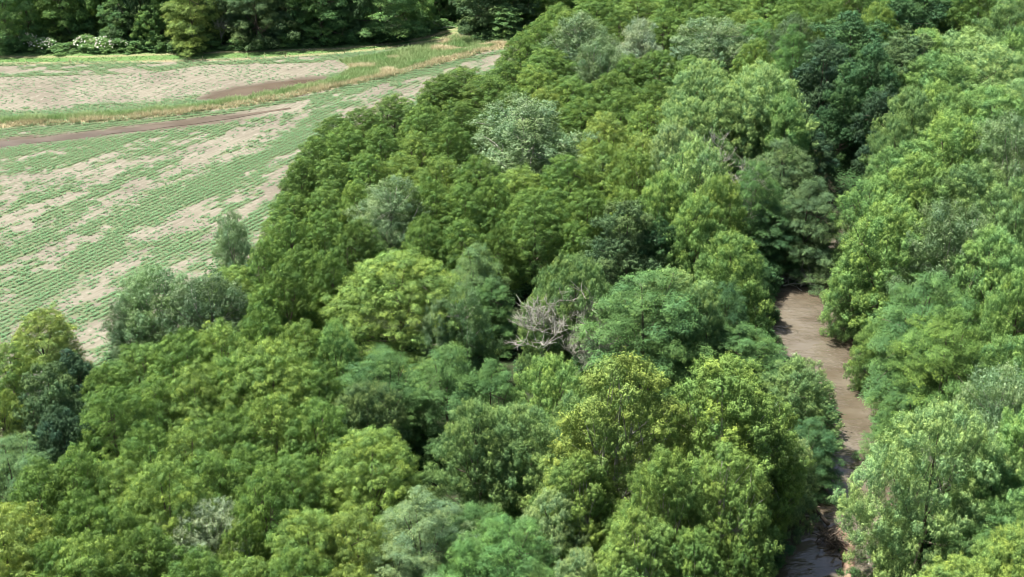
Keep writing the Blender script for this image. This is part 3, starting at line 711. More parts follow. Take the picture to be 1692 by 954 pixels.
 ('M', 1672, 716, 120, 11.5, 'gl', 'green maple under the pale grey poplar'),
 ('M', 1630, 762, 110, 10.5, 'm', 'green maple behind the big bright pale maple'),
 ('M', 1680, 806, 130, 10.5, 'm', 'green maple low at the right edge'),
 ('F', 1632, 850, 120, 8.5, 'g', 'shaded green elm low on the right'),
 ('M', 1664, 900, 140, 9, 'yy', 'yellow green maple in the bottom right corner'),
 ('M', 1574, 926, 120, 8, 'yy', 'yellow green maple on the bottom edge left of the corner'),
 # ---- bottom left foreground
 ('G', 618, 694, 196, 11.5, 'ol', 'large bright locust left of the dark hollow'),
 ('L', 530, 668, 116, 10, 'o', 'olive locust behind the large bright locust'),
 ('L', 456, 660, 124, 10, 'ol', 'light olive locust in the foreground, left of the large bright one'),
 ('L', 386, 660, 122, 10, 'o', 'olive locust in the foreground above the pale blossom tree'),
 ('L', 318, 690, 128, 10, 'ol', 'light olive locust upper left of the pale blossom tree'),
 ('L', 254, 706, 116, 9.5, 'o', 'olive locust between the large one and the blossom tree'),
 ('L', 200, 752, 112, 9.5, 'ol', 'light olive locust in the foreground right of the blue grey elm'),
 ('L', 138, 756, 124, 9.5, 'o', 'olive locust in the foreground beside the blue grey elm'),
 ('L', 82, 786, 120, 9, 'o', 'olive locust in the left foreground behind the chartreuse one'),
 ('G', 282, 772, 158, 10.5, 'ol', 'large yellowish locust left of the pale blossom tree'),
 ('L', 352, 736, 116, 9.5, 'o', 'olive locust directly above the pale blossom tree'),
 ('L', 420, 722, 124, 10, 'o', 'olive locust upper right of the pale blossom tree'),
 ('L', 488, 738, 124, 10, 'o', 'olive locust two crowns right of the pale blossom tree'),
 ('L', 444, 790, 120, 9.5, 'o', 'olive locust right beside the pale blossom tree'),
 ('G', 20, 858, 166, 9.5, 'yc', 'bright chartreuse locust in the bottom left corner'),
 ('L', 146, 828, 120, 9, 'o', 'olive locust right of the chartreuse corner one'),
 ('L', 202, 846, 112, 9, 'od', 'dark olive locust in the bottom left foreground'),
 ('C', 348, 822, 138, 9, 'w', 'whitish blossom covered tree among the foreground locusts'),
 ('G', 512, 834, 160, 10, 'ol', 'large light olive locust right below the blossom tree'),
 ('L', 404, 854, 84, 8.5, 'ol', 'small light olive locust at the foot of the blossom tree'),
 ('L', 592, 852, 128, 9, 'y', 'yellowish locust at the bottom beside the pale willow like tree'),
 ('L', 250, 894, 120, 8.5, 'od', 'dark olive locust at the bottom edge left of the blossom tree'),
 ('L', 160, 908, 128, 8.5, 'ol', 'light olive locust cut by the bottom edge on the left'),
 ('L', 94, 902, 116, 8.5, 'o', 'olive locust cut by the bottom edge right of the chartreuse one'),
 ('L', 330, 920, 124, 8.5, 'o', 'olive locust cut by the bottom edge below the blossom tree'),
 ('L', 416, 912, 124, 8.5, 'ol', 'light olive locust cut by the bottom edge right of the blossom tree'),
 ('L', 500, 916, 124, 8.5, 'o', 'olive locust cut by the bottom edge left of the yellowish one'),
 ('L', 578, 924, 116, 8.5, 'y', 'yellowish locust cut by the bottom edge'),
 ('F', 700, 836, 140, 9, 'sl', 'pale drooping elm at the bottom, left of the vivid fern green one'),
 ('F', 664, 900, 120, 8, 'sl', 'pale drooping elm cut by the bottom edge'),
 ('F', 786, 812, 110, 9, 'g', 'mid green elm below the blue green maples'),
 ('F', 836, 858, 140, 9, 'fern', 'vivid fern green tree at the bottom centre'),
 ('F', 770, 896, 110, 8, 'fern', 'vivid fern green tree cut by the bottom edge, left one'),
 ('F', 880, 914, 110, 8, 'g', 'mid green elm cut by the bottom edge near the centre'),
]
for a in T:
    g = None
    if a[0] in 'LG': g = GN if a[2] > 520 else GW
    elif a[1] > 1380 and a[0] == 'M': g = GR
    tree(*a, group=g)
for q, x in enumerate(range(900, 1720, 66)):
    tree('L' if x < 1450 else 'D', x, -46, 96, 9.5 if x < 1450 else 12, 'o' if x < 1450 else 'gd', 'tree of the rearmost rank, hardly showing along the top edge of the wood', group='rearmost rank of the wood')
# the wood goes on outside the picture
sw = bpy.data.objects.new('surrounding_wood', None); C.objects.link(sw)
tag(sw, 'continuous green wood carrying on beyond the right and near edges', 'wood', kind='stuff')
rs = random.Random(3); q = 0
for x, y in [(a + rs.uniform(-2, 2), c + rs.uniform(-2, 2)) for a in range(-60, 140, 8) for c in range(44, 270, 8)]:
    fx = x / (y * .9 + 20)
    if not ((y < 80 and abs(x) < 75) or (fx > .42)): continue
    if creek_dist(np.array([[x, y]]))[0] < 3 or min(math.hypot(x - bx, y - by) - br for bx, by, br in bases) < 2.5: continue
    kd = 'LMFDM'[q % 5] if x > 20 else 'LLGLF'[q % 5]; q += 1
    s = SPEC[kd]; cm, tm = proto(kd, q); kk = rs.uniform(.9, 1.2) * (5 / s[1]); loc = (x, y, 0); hz = 10 / s[2] * rs.uniform(.85, 1.15)
    colr = np.array(COL[rs.choice(['o', 'm', 'g', 'ol'])])
    for nm, me_, cc in (('crown', cm, colr), ('trunk', tm, None)):
        o = link(nm, me_, sw, cc); o.location = loc; o.scale = (kk, kk, hz); o.rotation_euler = (0, 0, q)


# ------------------------------------------------------------------ ground sheet
def axis(lo, hi, step, far):
    a = np.arange(lo, hi + step, step); o = [lo]; s = step
    left = [];  x = lo; g = step
    while x > -far: g *= 1.35; x -= g; left.append(x)
    right = []; x = a[-1]; g = step
    while x < far: g *= 1.35; x += g; right.append(x)
    return np.array(left[::-1] + list(a) + right)
gx = axis(-90, 110, .45, 5000); gy = axis(70, 262, .45, 5000)
X, Y = np.meshgrid(gx, gy); GP = np.stack([X.ravel(), Y.ravel()], 1)
crop, tall, dry, mown, wet, dryt, infield = densities(GP)
GZ = ground_z(GP) + .05 * (noise(GP[:, 0] / 4, GP[:, 1] / 4) - .5)
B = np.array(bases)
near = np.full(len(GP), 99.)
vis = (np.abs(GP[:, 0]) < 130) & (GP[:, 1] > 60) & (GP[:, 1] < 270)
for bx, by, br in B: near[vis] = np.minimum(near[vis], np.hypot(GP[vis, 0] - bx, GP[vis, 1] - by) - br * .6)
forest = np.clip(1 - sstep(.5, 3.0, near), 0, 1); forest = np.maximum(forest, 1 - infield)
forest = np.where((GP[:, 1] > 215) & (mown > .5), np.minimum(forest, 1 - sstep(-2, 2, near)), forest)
bank = (1 - sstep(.0, 1.3, creek_dist(GP))) * (GP[:, 1] < 152)
nx_ = len(gx); i = np.arange(len(gy) - 1)[:, None] * nx_; j = np.arange(nx_ - 1)[None]
F = np.stack([i + j, i + j + 1, i + nx_ + j + 1, i + nx_ + j], -1).reshape(-1, 4)
gm, t, out = newmat('ground')
tc = t.nodes.new('ShaderNodeTexCoord')
za = N(t, 'ShaderNodeAttribute', attribute_name='za'); zb = N(t, 'ShaderNodeAttribute', attribute_name='zb')
sa = t.nodes.new('ShaderNodeSeparateColor'); sb = t.nodes.new('ShaderNodeSeparateColor')
t.links.new(za.outputs['Color'], sa.inputs[0]); t.links.new(zb.outputs['Color'], sb.inputs[0])
def nz(scale, detail=5, vec=None, rot=None, sc3=None):
    n = N(t, 'ShaderNodeTexNoise'); n.inputs['Scale'].default_value = scale; n.inputs['Detail'].default_value = detail
    if rot is not None:
        mp = t.nodes.new('ShaderNodeMapping'); mp.vector_type = 'TEXTURE'; mp.inputs['Rotation'].default_value = (0, 0, rot); mp.inputs['Scale'].default_value = sc3
        t.links.new(tc.outputs['Object'], mp.inputs[0]); t.links.new(mp.outputs[0], n.inputs['Vector'])
    else: t.links.new(tc.outputs['Object'], n.inputs['Vector'])
    return n.outputs['Fac']
def ramp(f, a, b):
    r = t.nodes.new('ShaderNodeMapRange'); r.inputs[1].default_value = a; r.inputs[2].default_value = b; t.links.new(f, r.inputs[0]); return r.outputs[0]
def brk(f, n, amt=.6):      # break the mask up with noise
    m1 = t.nodes.new('ShaderNodeMath'); m1.operation = 'MULTIPLY_ADD'; t.links.new(n, m1.inputs[0]); m1.inputs[1].default_value = amt; t.links.new(f, m1.inputs[2])
    return ramp(m1.outputs[0], .35 + amt * .5 - .1, .55 + amt * .5 + .1)
n_f = nz(1.6, 6); n_c = nz(.12, 3); n_row = nz(.9, 4, rot=math.radians(58), sc3=(6, .45, 1)); n_fine = nz(7, 4)
soil = mixc(t, (.128, .118, .089), (.176, .163, .126), ramp(n_row, .35, .65))
soil = mixc(t, soil, (.115, .102, .080), ramp(n_c, .45, .7))
soil = mixc(t, soil, (.215, .20, .16), ramp(n_f, .55, .8))
c = mixc(t, soil, (.070, .056, .041), sa.outputs[2])                               # wet
c = mixc(t, c, mixc(t, (.07, .115, .046), (.115, .115, .07), ramp(n_fine, .3, .7)), brk(sa.outputs[0], n_f, .8))     # crop cover between plants
c = mixc(t, c, mixc(t, (.08, .145, .045), (.125, .175, .065), ramp(n_f, .3, .7)), sa.outputs[1])           # tall grass base
c = mixc(t, c, mixc(t, (.062, .135, .034), (.095, .155, .050), ramp(nz(.5, 5), .35, .65)), sb.outputs[0])    # mown
c = mixc(t, c, mixc(t, (.25, .21, .125), (.21, .19, .10), ramp(n_f, .35, .65)), sb.outputs[1])          # dry
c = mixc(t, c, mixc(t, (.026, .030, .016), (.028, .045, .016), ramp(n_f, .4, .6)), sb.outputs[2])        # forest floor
bk = N(t, 'ShaderNodeAttribute', attribute_name='zc'); sc_ = t.nodes.new('ShaderNodeSeparateColor'); t.links.new(bk.outputs['Color'], sc_.inputs[0])
c = mixc(t, c, mixc(t, (.07, .057, .038), (.12, .098, .07), ramp(n_f, .35, .65)), sc_.outputs[0])
p = N(t, 'ShaderNodeBsdfPrincipled'); p.inputs['Roughness'].default_value = .9; p.inputs['Specular IOR Level'].default_value = .15
t.links.new(c, p.inputs['Base Color'])
bp = N(t, 'ShaderNodeBump'); bp.inputs['Strength'].default_value = .8; bp.inputs['Distance'].default_value = .12
sm = t.nodes.new('ShaderNodeMath'); sm.operation = 'ADD'; t.links.new(n_row, sm.inputs[0]); t.links.new(n_f, sm.inputs[1])
t.links.new(sm.outputs[0], bp.inputs['Height']); t.links.new(bp.outputs[0], p.inputs['Normal']); t.links.new(p.outputs[0], out.inputs[0])
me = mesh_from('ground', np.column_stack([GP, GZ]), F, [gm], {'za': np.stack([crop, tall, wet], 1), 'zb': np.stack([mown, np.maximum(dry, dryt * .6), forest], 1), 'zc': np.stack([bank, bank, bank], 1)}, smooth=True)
tag(link('ground', me), 'farm field of tan soil with grass track and wooded floor', kind='structure')

# ------------------------------------------------------------------ water
def ribbon(name, line, hw, z, mat):
    L = [];
    T = np.gradient(line, axis=0); T /= np.linalg.norm(T, axis=1)[:, None]; Nn = np.stack([-T[:, 1], T[:, 0]], 1)
    k = 9; sarr = np.linspace(-1, 1, k)
    V = np.concatenate([np.column_stack([line[i] + Nn[i] * hw[i] * s, z]) if False else np.array([[*(line[i] + Nn[i] * hw[i] * s), z]]) for i in range(len(line)) for s in sarr])
    i = np.arange(len(line) - 1)[:, None] * k; j = np.arange(k - 1)[None]
    F = np.stack([i + j, i + j + 1, i + k + j + 1, i + k + j], -1).reshape(-1, 4)
    return mesh_from(name, V, F[:, ::-1], [mat], smooth=True)
ts = np.linspace(0, len(CREEK) - 1, 120); cl = np.stack([np.interp(ts, range(len(CREEK)), CREEK[:, q]) for q in (0, 1)], 1)
cwid = np.interp(ts, range(len(CREEK)), CREEKW) + 1.6
tag(link('creek_water', ribbon('creek_water', cl, cwid, -1.0, WATER)), 'muddy brown creek water between wooded banks', kind='structure')
fl = np.stack([np.interp(np.linspace(0, len(FURROW) - 1, 40), range(len(FURROW)), FURROW[:, q]) for q in (0, 1)], 1)
tag(link('furrow_water', ribbon('furrow_water', fl, np.linspace(1.5, .25, 40) * (.6 + .8 * noise(np.arange(40) * .7, np.arange(40) * 0. + 3)), -.065, PUDDLE)), 'shallow brown water lying in a field furrow', kind='structure')
pc = PUD.mean(0); PV = np.vstack([pc, pc + (PUD - pc) * 1.02]); PV = np.column_stack([PV, np.full(len(PV), .002)])
PF = np.array([[0, i + 1, (i + 1) % len(PUD) + 1] for i in range(len(PUD))])
tag(link('puddle_water', mesh_from('puddle_water', PV, PF, [PUDDLE])), 'brown puddle in the bare hollow beside the grass strip', kind='structure')

# ------------------------------------------------------------------ uncountable plants: crop, tall grass, undergrowth
def blades(P, z, n, h, spread, w, cola, colb, lean=.5, seed=1, up=True):
    r = np.random.default_rng(seed); m = len(P); idx = np.repeat(np.arange(m), n); k = len(idx)
    a = r.uniform(0, 6.283, k); dx = np.stack([np.cos(a), np.sin(a), np.zeros(k)], 1)
    base = np.column_stack([P[idx], z[idx]]) + dx * (spread * r.random((k, 1))) * .5
    hh = (h[idx] * r.uniform(.6, 1.2, k))[:, None]; ww = w * r.uniform(.6, 1.2, (k, 1))
    if up:
        tip = base + np.array([0, 0, 1.]) * hh + dx * hh * lean * r.random((k, 1)); sd = np.stack([-dx[:, 1], dx[:, 0], dx[:, 2]], 1)
        V = np.stack([base - sd * ww * .5, base + sd * ww * .5, tip + sd * ww * .12, tip - sd * ww * .12], 1)
    else:
        c0 = base + np.array([0, 0, 1.]) * hh * r.uniform(.3, 1, (k, 1)); ax = dx + np.array([0, 0, 1.]) * r.uniform(-.3, .35, (k, 1)); sd = np.stack([-dx[:, 1], dx[:, 0], r.uniform(-.3, .3, k)], 1)
        L = ww * 1.3
        V = np.stack([c0, c0 + ax * L * .5 + sd * ww * .5, c0 + ax * L, c0 + ax * L * .5 - sd * ww * .5], 1)
    mixf = r.random((k, 1)); col = (cola[idx] * (1 - mixf) + colb[idx] * mixf) * r.uniform(.8, 1.2, (k, 1))
    return V.reshape(-1, 3), np.repeat(col, 4, axis=0)
def crop_points(ang, sp, step, lo=(-85, 88), hi=(8, 224)):
    r = np.random.default_rng(5); c, s = math.cos(ang), math.sin(ang)
    u = np.arange(-320, 320, step); v = np.arange(-320, 320, sp); U, Vv = np.meshgrid(u, v)
    U = U.ravel(); U = U + r.normal(0, .09, U.size); Vv = Vv.ravel(); Vv = Vv + r.normal(0, .06, Vv.size) + .16 * (noise(U / 5, Vv / 1.5) - .5)
    P = np.stack([U * c - Vv * s, U * s + Vv * c], 1)
    P = P[(P[:, 0] > lo[0]) & (P[:, 0] < hi[0]) & (P[:, 1] > lo[1]) & (P[:, 1] < hi[1])]
    fx = (P[:, 0] / (P[:, 1] * .9)); return P[(np.abs(fx) < .52)]
PA = crop_points(math.radians(58), .74, .16); PB = crop_points(math.radians(21.8), .74, .16)
yS = np.interp(PA[:, 0], STRIP[:, 0], STRIP[:, 1]); PA = PA[(PA[:, 1] < yS) & (dist_poly(PA, STRIP) > 6.0)]
yS = np.interp(PB[:, 0], STRIP[:, 0], STRIP[:, 1]); PB = PB[(PB[:, 1] > yS) | (dist_poly(PB, STRIP) <= 6.0)]
CP = np.vstack([PA, PB]); d_ = densities(CP)[0]; k = rng.random(len(CP)) < d_ * 1.0 + .10 * (d_ > .01); CP = CP[k]; d_ = d_[k]
h = .08 + .24 * d_ * rng.uniform(.5, 1.25, len(CP)); cz = ground_z(CP)
ca = np.tile([.072, .17, .066], (len(CP), 1)); cb = np.tile([.12, .235, .11], (len(CP), 1))
V, col = blades(CP, cz, 7, h, .26, .13, ca, cb, seed=3, up=False)
tag(link('crop_plants', mesh_from('crop_plants', V, np.arange(len(V)).reshape(-1, 4), [PLANT], {'col': col})), 'low green bean seedlings growing in rows across the tan field', 'crop', kind='stuff')

n = 260000; GPt = np.column_stack([rng.uniform(-95, 6, n), rng.uniform(170, 236, n)]); GPt = GPt[np.abs(GPt[:, 0] / (GPt[:, 1] * .9)) < .5]
dd = densities(GPt); prob = np.clip(dd[1] * .45 + dd[2] * .35 + dd[3] * .12, 0, 1); k = rng.random(len(GPt)) < prob; GPt = GPt[k]; dd = [q[k] for q in dd]
drym = np.clip(np.maximum(dd[2], dd[5] * .9), 0, 1)[:, None]; pn = noise(GPt[:, 0] / 3, GPt[:, 1] / 3)[:, None]
ca = np.array([.11, .215, .065]) * (1 - pn) + np.array([.21, .29, .12]) * pn; cb = ca * np.array([1.35, 1.2, 1.3]); mw = (dd[3] > .5)[:, None]; ca = np.where(mw, ca * .72, ca); cb = np.where(mw, cb * .72, cb)
ca = ca * (1 - drym) + np.array([.38, .33, .19]) * drym; cb = cb * (1 - drym) + np.array([.50, .45, .29]) * drym
h = np.where(dd[3] > .5, .10, .35 + .45 * noise(GPt[:, 0] / 2.5 + 5, GPt[:, 1] / 2.5)) * np.where(dd[2] > .4, .8, 1)
V, col = blades(GPt, ground_z(GPt), 6, h, .3, .07, ca, cb, lean=1.3, seed=4)
tag(link('tall_grass', mesh_from('tall_grass', V, np.arange(len(V)).reshape(-1, 4), [PLANT], {'col': col})), 'green and straw coloured grass along the field strip and track', 'grass', kind='stuff')

# undergrowth on the forest floor and the creek banks
n = 150000; U_ = np.column_stack([rng.uniform(-75, 100, n), rng.uniform(72, 250, n)]); U_ = U_[np.abs(U_[:, 0] / U_[:, 1]) < .5]
nb = np.full(len(U_), 99.)
for bx, by, br in B: nb = np.minimum(nb, np.hypot(U_[:, 0] - bx, U_[:, 1] - by) - br * .75)
cdU = creek_dist(U_); k = ((nb < 1.5) | (cdU < 6)) & (cdU > .15) & ~((densities(U_)[6]) & (nb > 2.6 * noise(U_[:, 0] / 2, U_[:, 1] / 2))); U_ = U_[k]; cdU = cdU[k]
h = .6 + 2.3 * noise(U_[:, 0] / 2.2, U_[:, 1] / 2.2) ** 2 ; h = np.where(cdU < 3, h * .9 + .3, h)
ca = np.tile([.022, .062, .020], (len(U_), 1)); cb = np.tile([.055, .12, .034], (len(U_), 1))
V, col = blades(U_, ground_z(U_), 9, h, 1.0, .26, ca, cb, seed=6, up=False)
tag(link('undergrowth', mesh_from('undergrowth', V, np.arange(len(V)).reshape(-1, 4), [PLANT], {'col': col})), 'dark leafy undergrowth covering the woodland floor and banks', 'undergrowth', kind='stuff')
DEADT = [
 (888, 640, 11, 'large bare grey tree between the big rounded locust and the blue green maple', 12, 5, 1.5, True),
 (950, 655, 9, 'smaller bare grey tree just right of the large bare one', 25, 5, 1.2, True),
 (1192, 212, 13.5, 'bare grey twiggy tree in front of the pale maples, left of two', 31, 4),
 (1256, 224, 13, 'bare grey twiggy tree in front of the pale maples, right of two', 43, 4),
 (1048, 428, 9.5, 'slim bare tree poking up behind the wide mid green elm', 57, 4),
 (60, 600, 5, 'bare twisted grey tree under the lone yellowish locust', 61, 5),
 (366, 74, 6, 'bare pale branched tree against the dark far treeline', 66, 4, 1.1, True),
 (1578, 690, 9, 'bare grey tree in front of the pale grey poplar on the right', 73, 4),
 (1042, 30, 10.5, 'bare pinkish twigged tree near the top of the wood', 81, 4),
 (1228, 298, 10, 'bare grey branches over the creek bend beside the chartreuse maples', 88, 4),
]
BLOS = 'white blossom bushes by the far verge'; VER = 'low bushes along the far verge'
SHRUBS = [
 (48, 80, 34, 2.6, 'g', 'white blossomed bush at the left end of the left clump', dict(group=BLOS, flowers=60)),
 (72, 84, 40, 2.2, 'gl', 'white blossomed bush in the right half of the left clump', dict(group=BLOS, flowers=90)),
 (142, 82, 38, 2.4, 'gl', 'white blossomed bush at the left end of the right clump', dict(group=BLOS, flowers=80)),
 (168, 84, 42, 2.4, 'gl', 'white blossomed bush in the middle of the right clump', dict(group=BLOS, flowers=70)),
 (196, 84, 36, 2.2, 'g', 'sparsely blossomed bush at the right end of the right clump', dict(group=BLOS, flowers=30)),
 (20, 84, 44, 2.0, 'g', 'low green bush at the left end of the far verge', dict(group=VER)),
 (108, 86, 40, 1.6, 'g', 'low green bush between the blossom clumps', dict(group=VER)),
 (225, 84, 38, 1.8, 'g', 'low green bush right of the blossom clumps', dict(group=VER)),
 (258, 84, 36, 2.6, 'gl', 'rounded bush below the small puff topped tree', dict(group=VER)),
 (290, 82, 34, 1.4, 'g', 'low bush left of the bright yellow olive tree', dict(group=VER)),
 (350, 82, 36, 1.5, 'g', 'low bush right of the bright yellow olive tree', dict(group=VER)),
 (392, 80, 36, 1.6, 'g', 'low bush under the blue green drooping tree', dict(group=VER)),
 (432, 78, 36, 1.6, 'gl', 'light bush under the right side of the drooping tree', dict(group=VER)),
 (474, 76, 40, 2.2, 'gl', 'light bush under the very dark tree', dict(group=VER)),
 (512, 74, 40, 2.0, 'gl', 'bright bush in the gap of the far treeline', dict(group=VER)),
 (548, 72, 36, 1.6, 'g', 'low bush right of the bright one in the treeline gap', dict(group=VER)),
 (588, 70, 40, 1.8, 'g', 'low bush left of the wide fresh green tree', dict(group=VER)),
 (628, 66, 40, 1.6, 'g', 'low bush under the wide fresh green tree', dict(group=VER)),
 (664, 60, 36, 1.2, 'bl', 'blue green bush left of the brush pile', dict(group=VER)),
 (706, 54, 34, 1.2, 'bl', 'blue green bush right of the brush pile', dict(group=VER)),
 (732, 46, 34, 1.4, 'g', 'small bush below the exposed trunk', dict(group=VER)),
 (768, 60, 24, .9, 'bd', 'small dark bush standing in the rough grass by the track', dict(group=VER)),
 (782, 54, 40, 1.6, 'g', 'low bush left of the rounded blue green tree', dict(group=VER)),
 (812, 66, 44, 1.6, 'gl', 'light bush at the edge of the rough grass', dict(group=VER)),
 (493, 148, 12, .8, 'gl', 'tiny light bush on the strip right of the puddle', dict(group=VER)),
 (1262, 470, 60, 3.4, 'gd', 'dark bush at the upper left bank by the log jam'),
 (1262, 512, 54, 3.0, 'gd', 'dark bush on the left bank of the wide pool, upper one'),
 (1256, 548, 54, 2.6, 'gd', 'dark bush on the left bank of the wide pool, middle one'),
 (1246, 582, 60, 2.4, 'g', 'green bush on the left bank of the wide pool, lower one'),
 (1240, 612, 66, 2.4, 'g', 'green bush on the bank below the wide pool'),
 (1334, 428, 52, 2.4, 'g', 'green bush growing on the mud bar of the log jam'),
 (1300, 412, 64, 3.0, 'gd', 'dark bush behind the log jam'),
 (1358, 404, 40, 2.0, 'gd', 'dark bush at the narrow upstream bend'),
 (1452, 560, 70, 3.0, 'gd', 'dark bush in shade on the right bank of the pool'),
 (1456, 610, 64, 2.6, 'bd', 'very dark bush in shade right of the narrow creek'),
 (1466, 690, 60, 2.6, 'g', 'green bush on the right bank by the narrow creek'),
 (1470, 740, 50, 2.2, 'g', 'green bush on the right bank above the big pale maple'),
 (1398, 905, 46, 1.6, 'gd', 'dark bush on the mud bank in the lower creek, upper one', dict(z=-.7)),
 (1404, 945, 50, 1.7, 'gd', 'dark bush on the mud bank in the lower creek, lower one', dict(z=-.7)),
 (1392, 872, 40, 1.4, 'g', 'green bush at the upstream tip of the mud bank', dict(z=-.7)),
 (1256, 860, 60, 2.4, 'gd', 'dark bush on the left bank of the lower creek, upper one'),
 (1262, 920, 70, 2.4, 'gd', 'dark bush on the left bank of the lower creek, lower one'),
]
# ------------------------------------------------------------------ dead trees, brush, blossom bushes, logs, bank shrubs
for q in DEADT: dead(*q[:5], w=(q[6] if len(q) > 6 else 1.15), base=len(q) > 7, levels=q[5])

def shrub(px, py, w, H, col, label, z=None, group='shrubs along the creek', flowers=0, name='bush'):
    s = SPEC['B']; P = at(px, py, 0 if z is None else z); d = np.linalg.norm(P - np.array([0, 0, CH])); R = w / 2 * d / FPX
    i = cnt_kind.get('B', 0); cnt_kind['B'] = i + 1; cm, tm = proto('B', i)
    e = bpy.data.objects.new(name, None); C.objects.link(e); e.location = (P[0], P[1], ground_z(P[None, :2])[0] - .05)
    e.scale = (R / s[1], R / s[1], H / s[2]); rr = random.Random(px + py * 5); e.rotation_euler = (0, 0, rr.uniform(0, 6.28))
    tag(e, label, 'bush', group); link('foliage', cm, e, np.array(COL[col]) * rr.uniform(.93, 1.07)); link('stem', tm, e)
    if flowers:
        r = np.random.default_rng(px); n = flowers; U = r.normal(size=(n, 3)); U[:, 2] = np.abs(U[:, 2]) * .8 + .1; U /= np.linalg.norm(U, axis=1)[:, None]
        c = U * np.array([s[1], s[1], s[2] * .52]) * r.uniform(.85, 1.08, (n, 1)) + np.array([0, 0, s[2] * .45])
        k = 5; idx = np.repeat(np.arange(n), k); dd = r.normal(size=(n * k, 3)); dd /= np.linalg.norm(dd, axis=1)[:, None]
        q = c[idx] + dd * .09; a = r.normal(size=(n * k, 3)); a = np.cross(a, dd); a /= np.linalg.norm(a, axis=1)[:, None]; b = np.cross(a, dd); ss = .075
        V = np.stack([q - a * ss, q + b * ss, q + a * ss, q - b * ss], 1).reshape(-1, 3)
        link('flowers', mesh_from('flowers', V, np.arange(len(V)).reshape(-1, 4), [PETAL]), e)
for q in SHRUBS: shrub(*q[:6], **(q[6] if len(q) > 6 else {}))

def log_mesh(name, L, r0, seed, stubs=3):
    r = np.random.default_rng(seed); Tt = Tubes(); n = 12
    x = np.linspace(0, L, n); pts = np.column_stack([x, .08 * L * np.sin(x / L * 3 + seed), .03 * L * np.sin(x / L * 5 + seed)]); rad = r0 * (1 - .55 * x / L) * r.uniform(.9, 1.1, n)
    rad[0] *= .2; rad[-1] *= .2; pts[0] = pts[1] * .98; pts[-1] = pts[-2] * 1.01
    Tt.add(pts, rad, 9)
    for q in range(stubs):
        i = r.integers(3, n - 2); d = r.normal(size=3); d[2] = abs(d[2]); d /= np.linalg.norm(d); l = r.uniform(.4, 1.4)
        Tt.add(np.array([pts[i] + d * l * f + np.array([.12 * l * f * f, 0, 0]) for f in np.linspace(0, 1, 5)]), np.linspace(rad[i] * .5, .02, 5), 5)
    return Tt.mesh(name, BARK_GREY if seed % 2 else BARK)
def log(px, py, z, L, r0, rotz, tilt, seed, label):
    P = at(px, py, z); o = link('fallen_log', log_mesh('fallen_log', L, r0, seed)); o.location = P; o.rotation_euler = (0, tilt, rotz)
    tag(o, label, 'log', 'fallen logs in the creek')
log(1288, 436, -.45, 5.5, .16, .3, .05, 3, 'grey log lying across the log jam from the left bank')
log(1318, 452, -.5, 4.2, .13, 1.1, -.05, 5, 'short grey log pointing upstream out of the log jam')
log(1300, 462, -.6, 3.6, .10, -.3, .04, 7, 'thin pale log at the water edge of the log jam')
log(1298, 594, -.75, 2.4, .12, .4, .05, 8, 'dark snag log at the left waterline of the wide pool')
log(1396, 548, -.85, 1.7, .16, .7, -.05, 4, 'short dark log by the right side of the wide pool')
log(1372, 872, -.65, 4.6, .20, 1.75, 0, 6, 'long brown log beside the root clump in the lower creek')
log(1280, 838, -.8, 3.4, .11, -.35, .05, 9, 'dark branchy log in the water below the shaded sycamore')

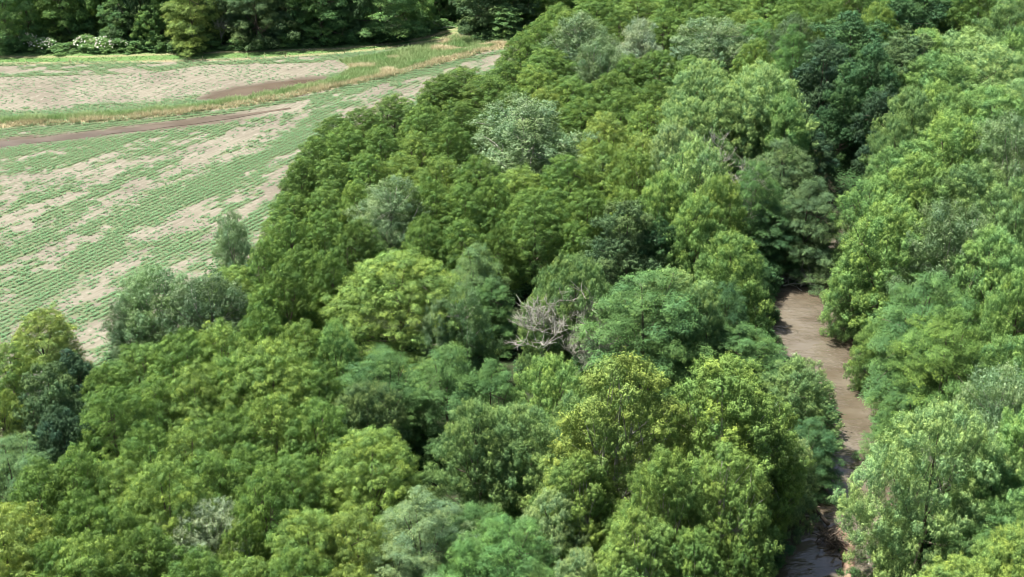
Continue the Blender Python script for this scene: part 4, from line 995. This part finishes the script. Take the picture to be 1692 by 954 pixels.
def pile(name, px, py, z, n, rx, ry, h, L, mat, seed, label, cat):
    r = np.random.default_rng(seed); Tt = Tubes(); P = at(px, py, z)
    for i in range(n):
        c = np.array([r.normal(0, rx), r.normal(0, ry), abs(r.normal(0, h))]); a = r.uniform(0, 3.14); d = np.array([math.cos(a), math.sin(a), r.normal(0, .28)]); l = L * r.uniform(.4, 1.2)
        b = r.normal(0, .12, 3) * l; pts = np.array([c + d * (f - .5) * l + b * 4 * f * (1 - f) for f in np.linspace(0, 1, 6)]); pts[:, 2] = np.maximum(pts[:, 2], -.3)
        Tt.add(pts, np.linspace(r.uniform(.03, .09), .015, 6), 5)
        if r.random() < .6:
            d2 = d + r.normal(0, .6, 3); Tt.add(np.array([pts[3] + d2 * f * l * .35 for f in np.linspace(0, 1, 4)]), np.linspace(.03, .01, 4), 4)
    o = link(name, Tt.mesh(name, mat)); o.location = P; tag(o, label, cat)
pile('brush_pile', 688, 48, .1, 120, 1.9, .8, .75, 2.6, BARK_GREY, 1, 'heap of cut grey branches at the far verge beside the track', 'brush pile')
pile('driftwood_pile', 1316, 462, -.75, 90, 2.0, .9, .45, 2.4, BARK_GREY, 2, 'tangled log jam of grey branches across the upper creek', 'driftwood')
pile('driftwood_pile', 1376, 896, -.9, 80, .5, .9, .35, 1.5, BARK, 3, 'dark root clump with caught sticks in the lower creek', 'driftwood')
# low mud islands
def mound(name, px, py, rx, ry, rot, h, label, seed):
    P = at(px, py, -1.0); n = 28; m = 8; r = np.random.default_rng(seed); V = [[0, 0, h]]; 
    for i in range(1, m + 1):
        for j in range(n):
            a = j / n * 6.283; f = i / m; k = 1 + .22 * math.sin(3 * a + seed) + .1 * math.sin(7 * a)
            V.append([rx * f * k * math.cos(a), ry * f * k * math.sin(a), h * (1 - f ** 1.6) - .35 * f ** 3 + r.normal(0, .02)])
    F = [[0, 1 + j, 1 + (j + 1) % n, 1 + (j + 1) % n] for j in range(n)]; F3 = [[0, 1 + j, 1 + (j + 1) % n] for j in range(n)]
    me = bpy.data.meshes.new(name); fs = F3 + [[1 + (i - 1) * n + j, 1 + i * n + j, 1 + i * n + (j + 1) % n, 1 + (i - 1) * n + (j + 1) % n] for i in range(1, m) for j in range(n)]
    me.from_pydata(V, [], fs); me.materials.append(MUD); me.polygons.foreach_set('use_smooth', np.ones(len(me.polygons), bool)); o = link(name, me); o.location = (P[0], P[1], -1.0); o.rotation_euler = (0, 0, rot)
    tag(o, label, kind='structure')
MUD = bark_material('mud', (.10, .065, .042), (.22, .15, .10), 1.2)
mound('mud_bank', 1398, 915, .8, 5.0, -.12, .45, 'narrow mud bank splitting the lower creek', 1)
mound('mud_bank', 1326, 452, 3.2, 1.3, .2, .5, 'mud bar under the log jam', 2)

print('trees', len(bases), cnt_kind)
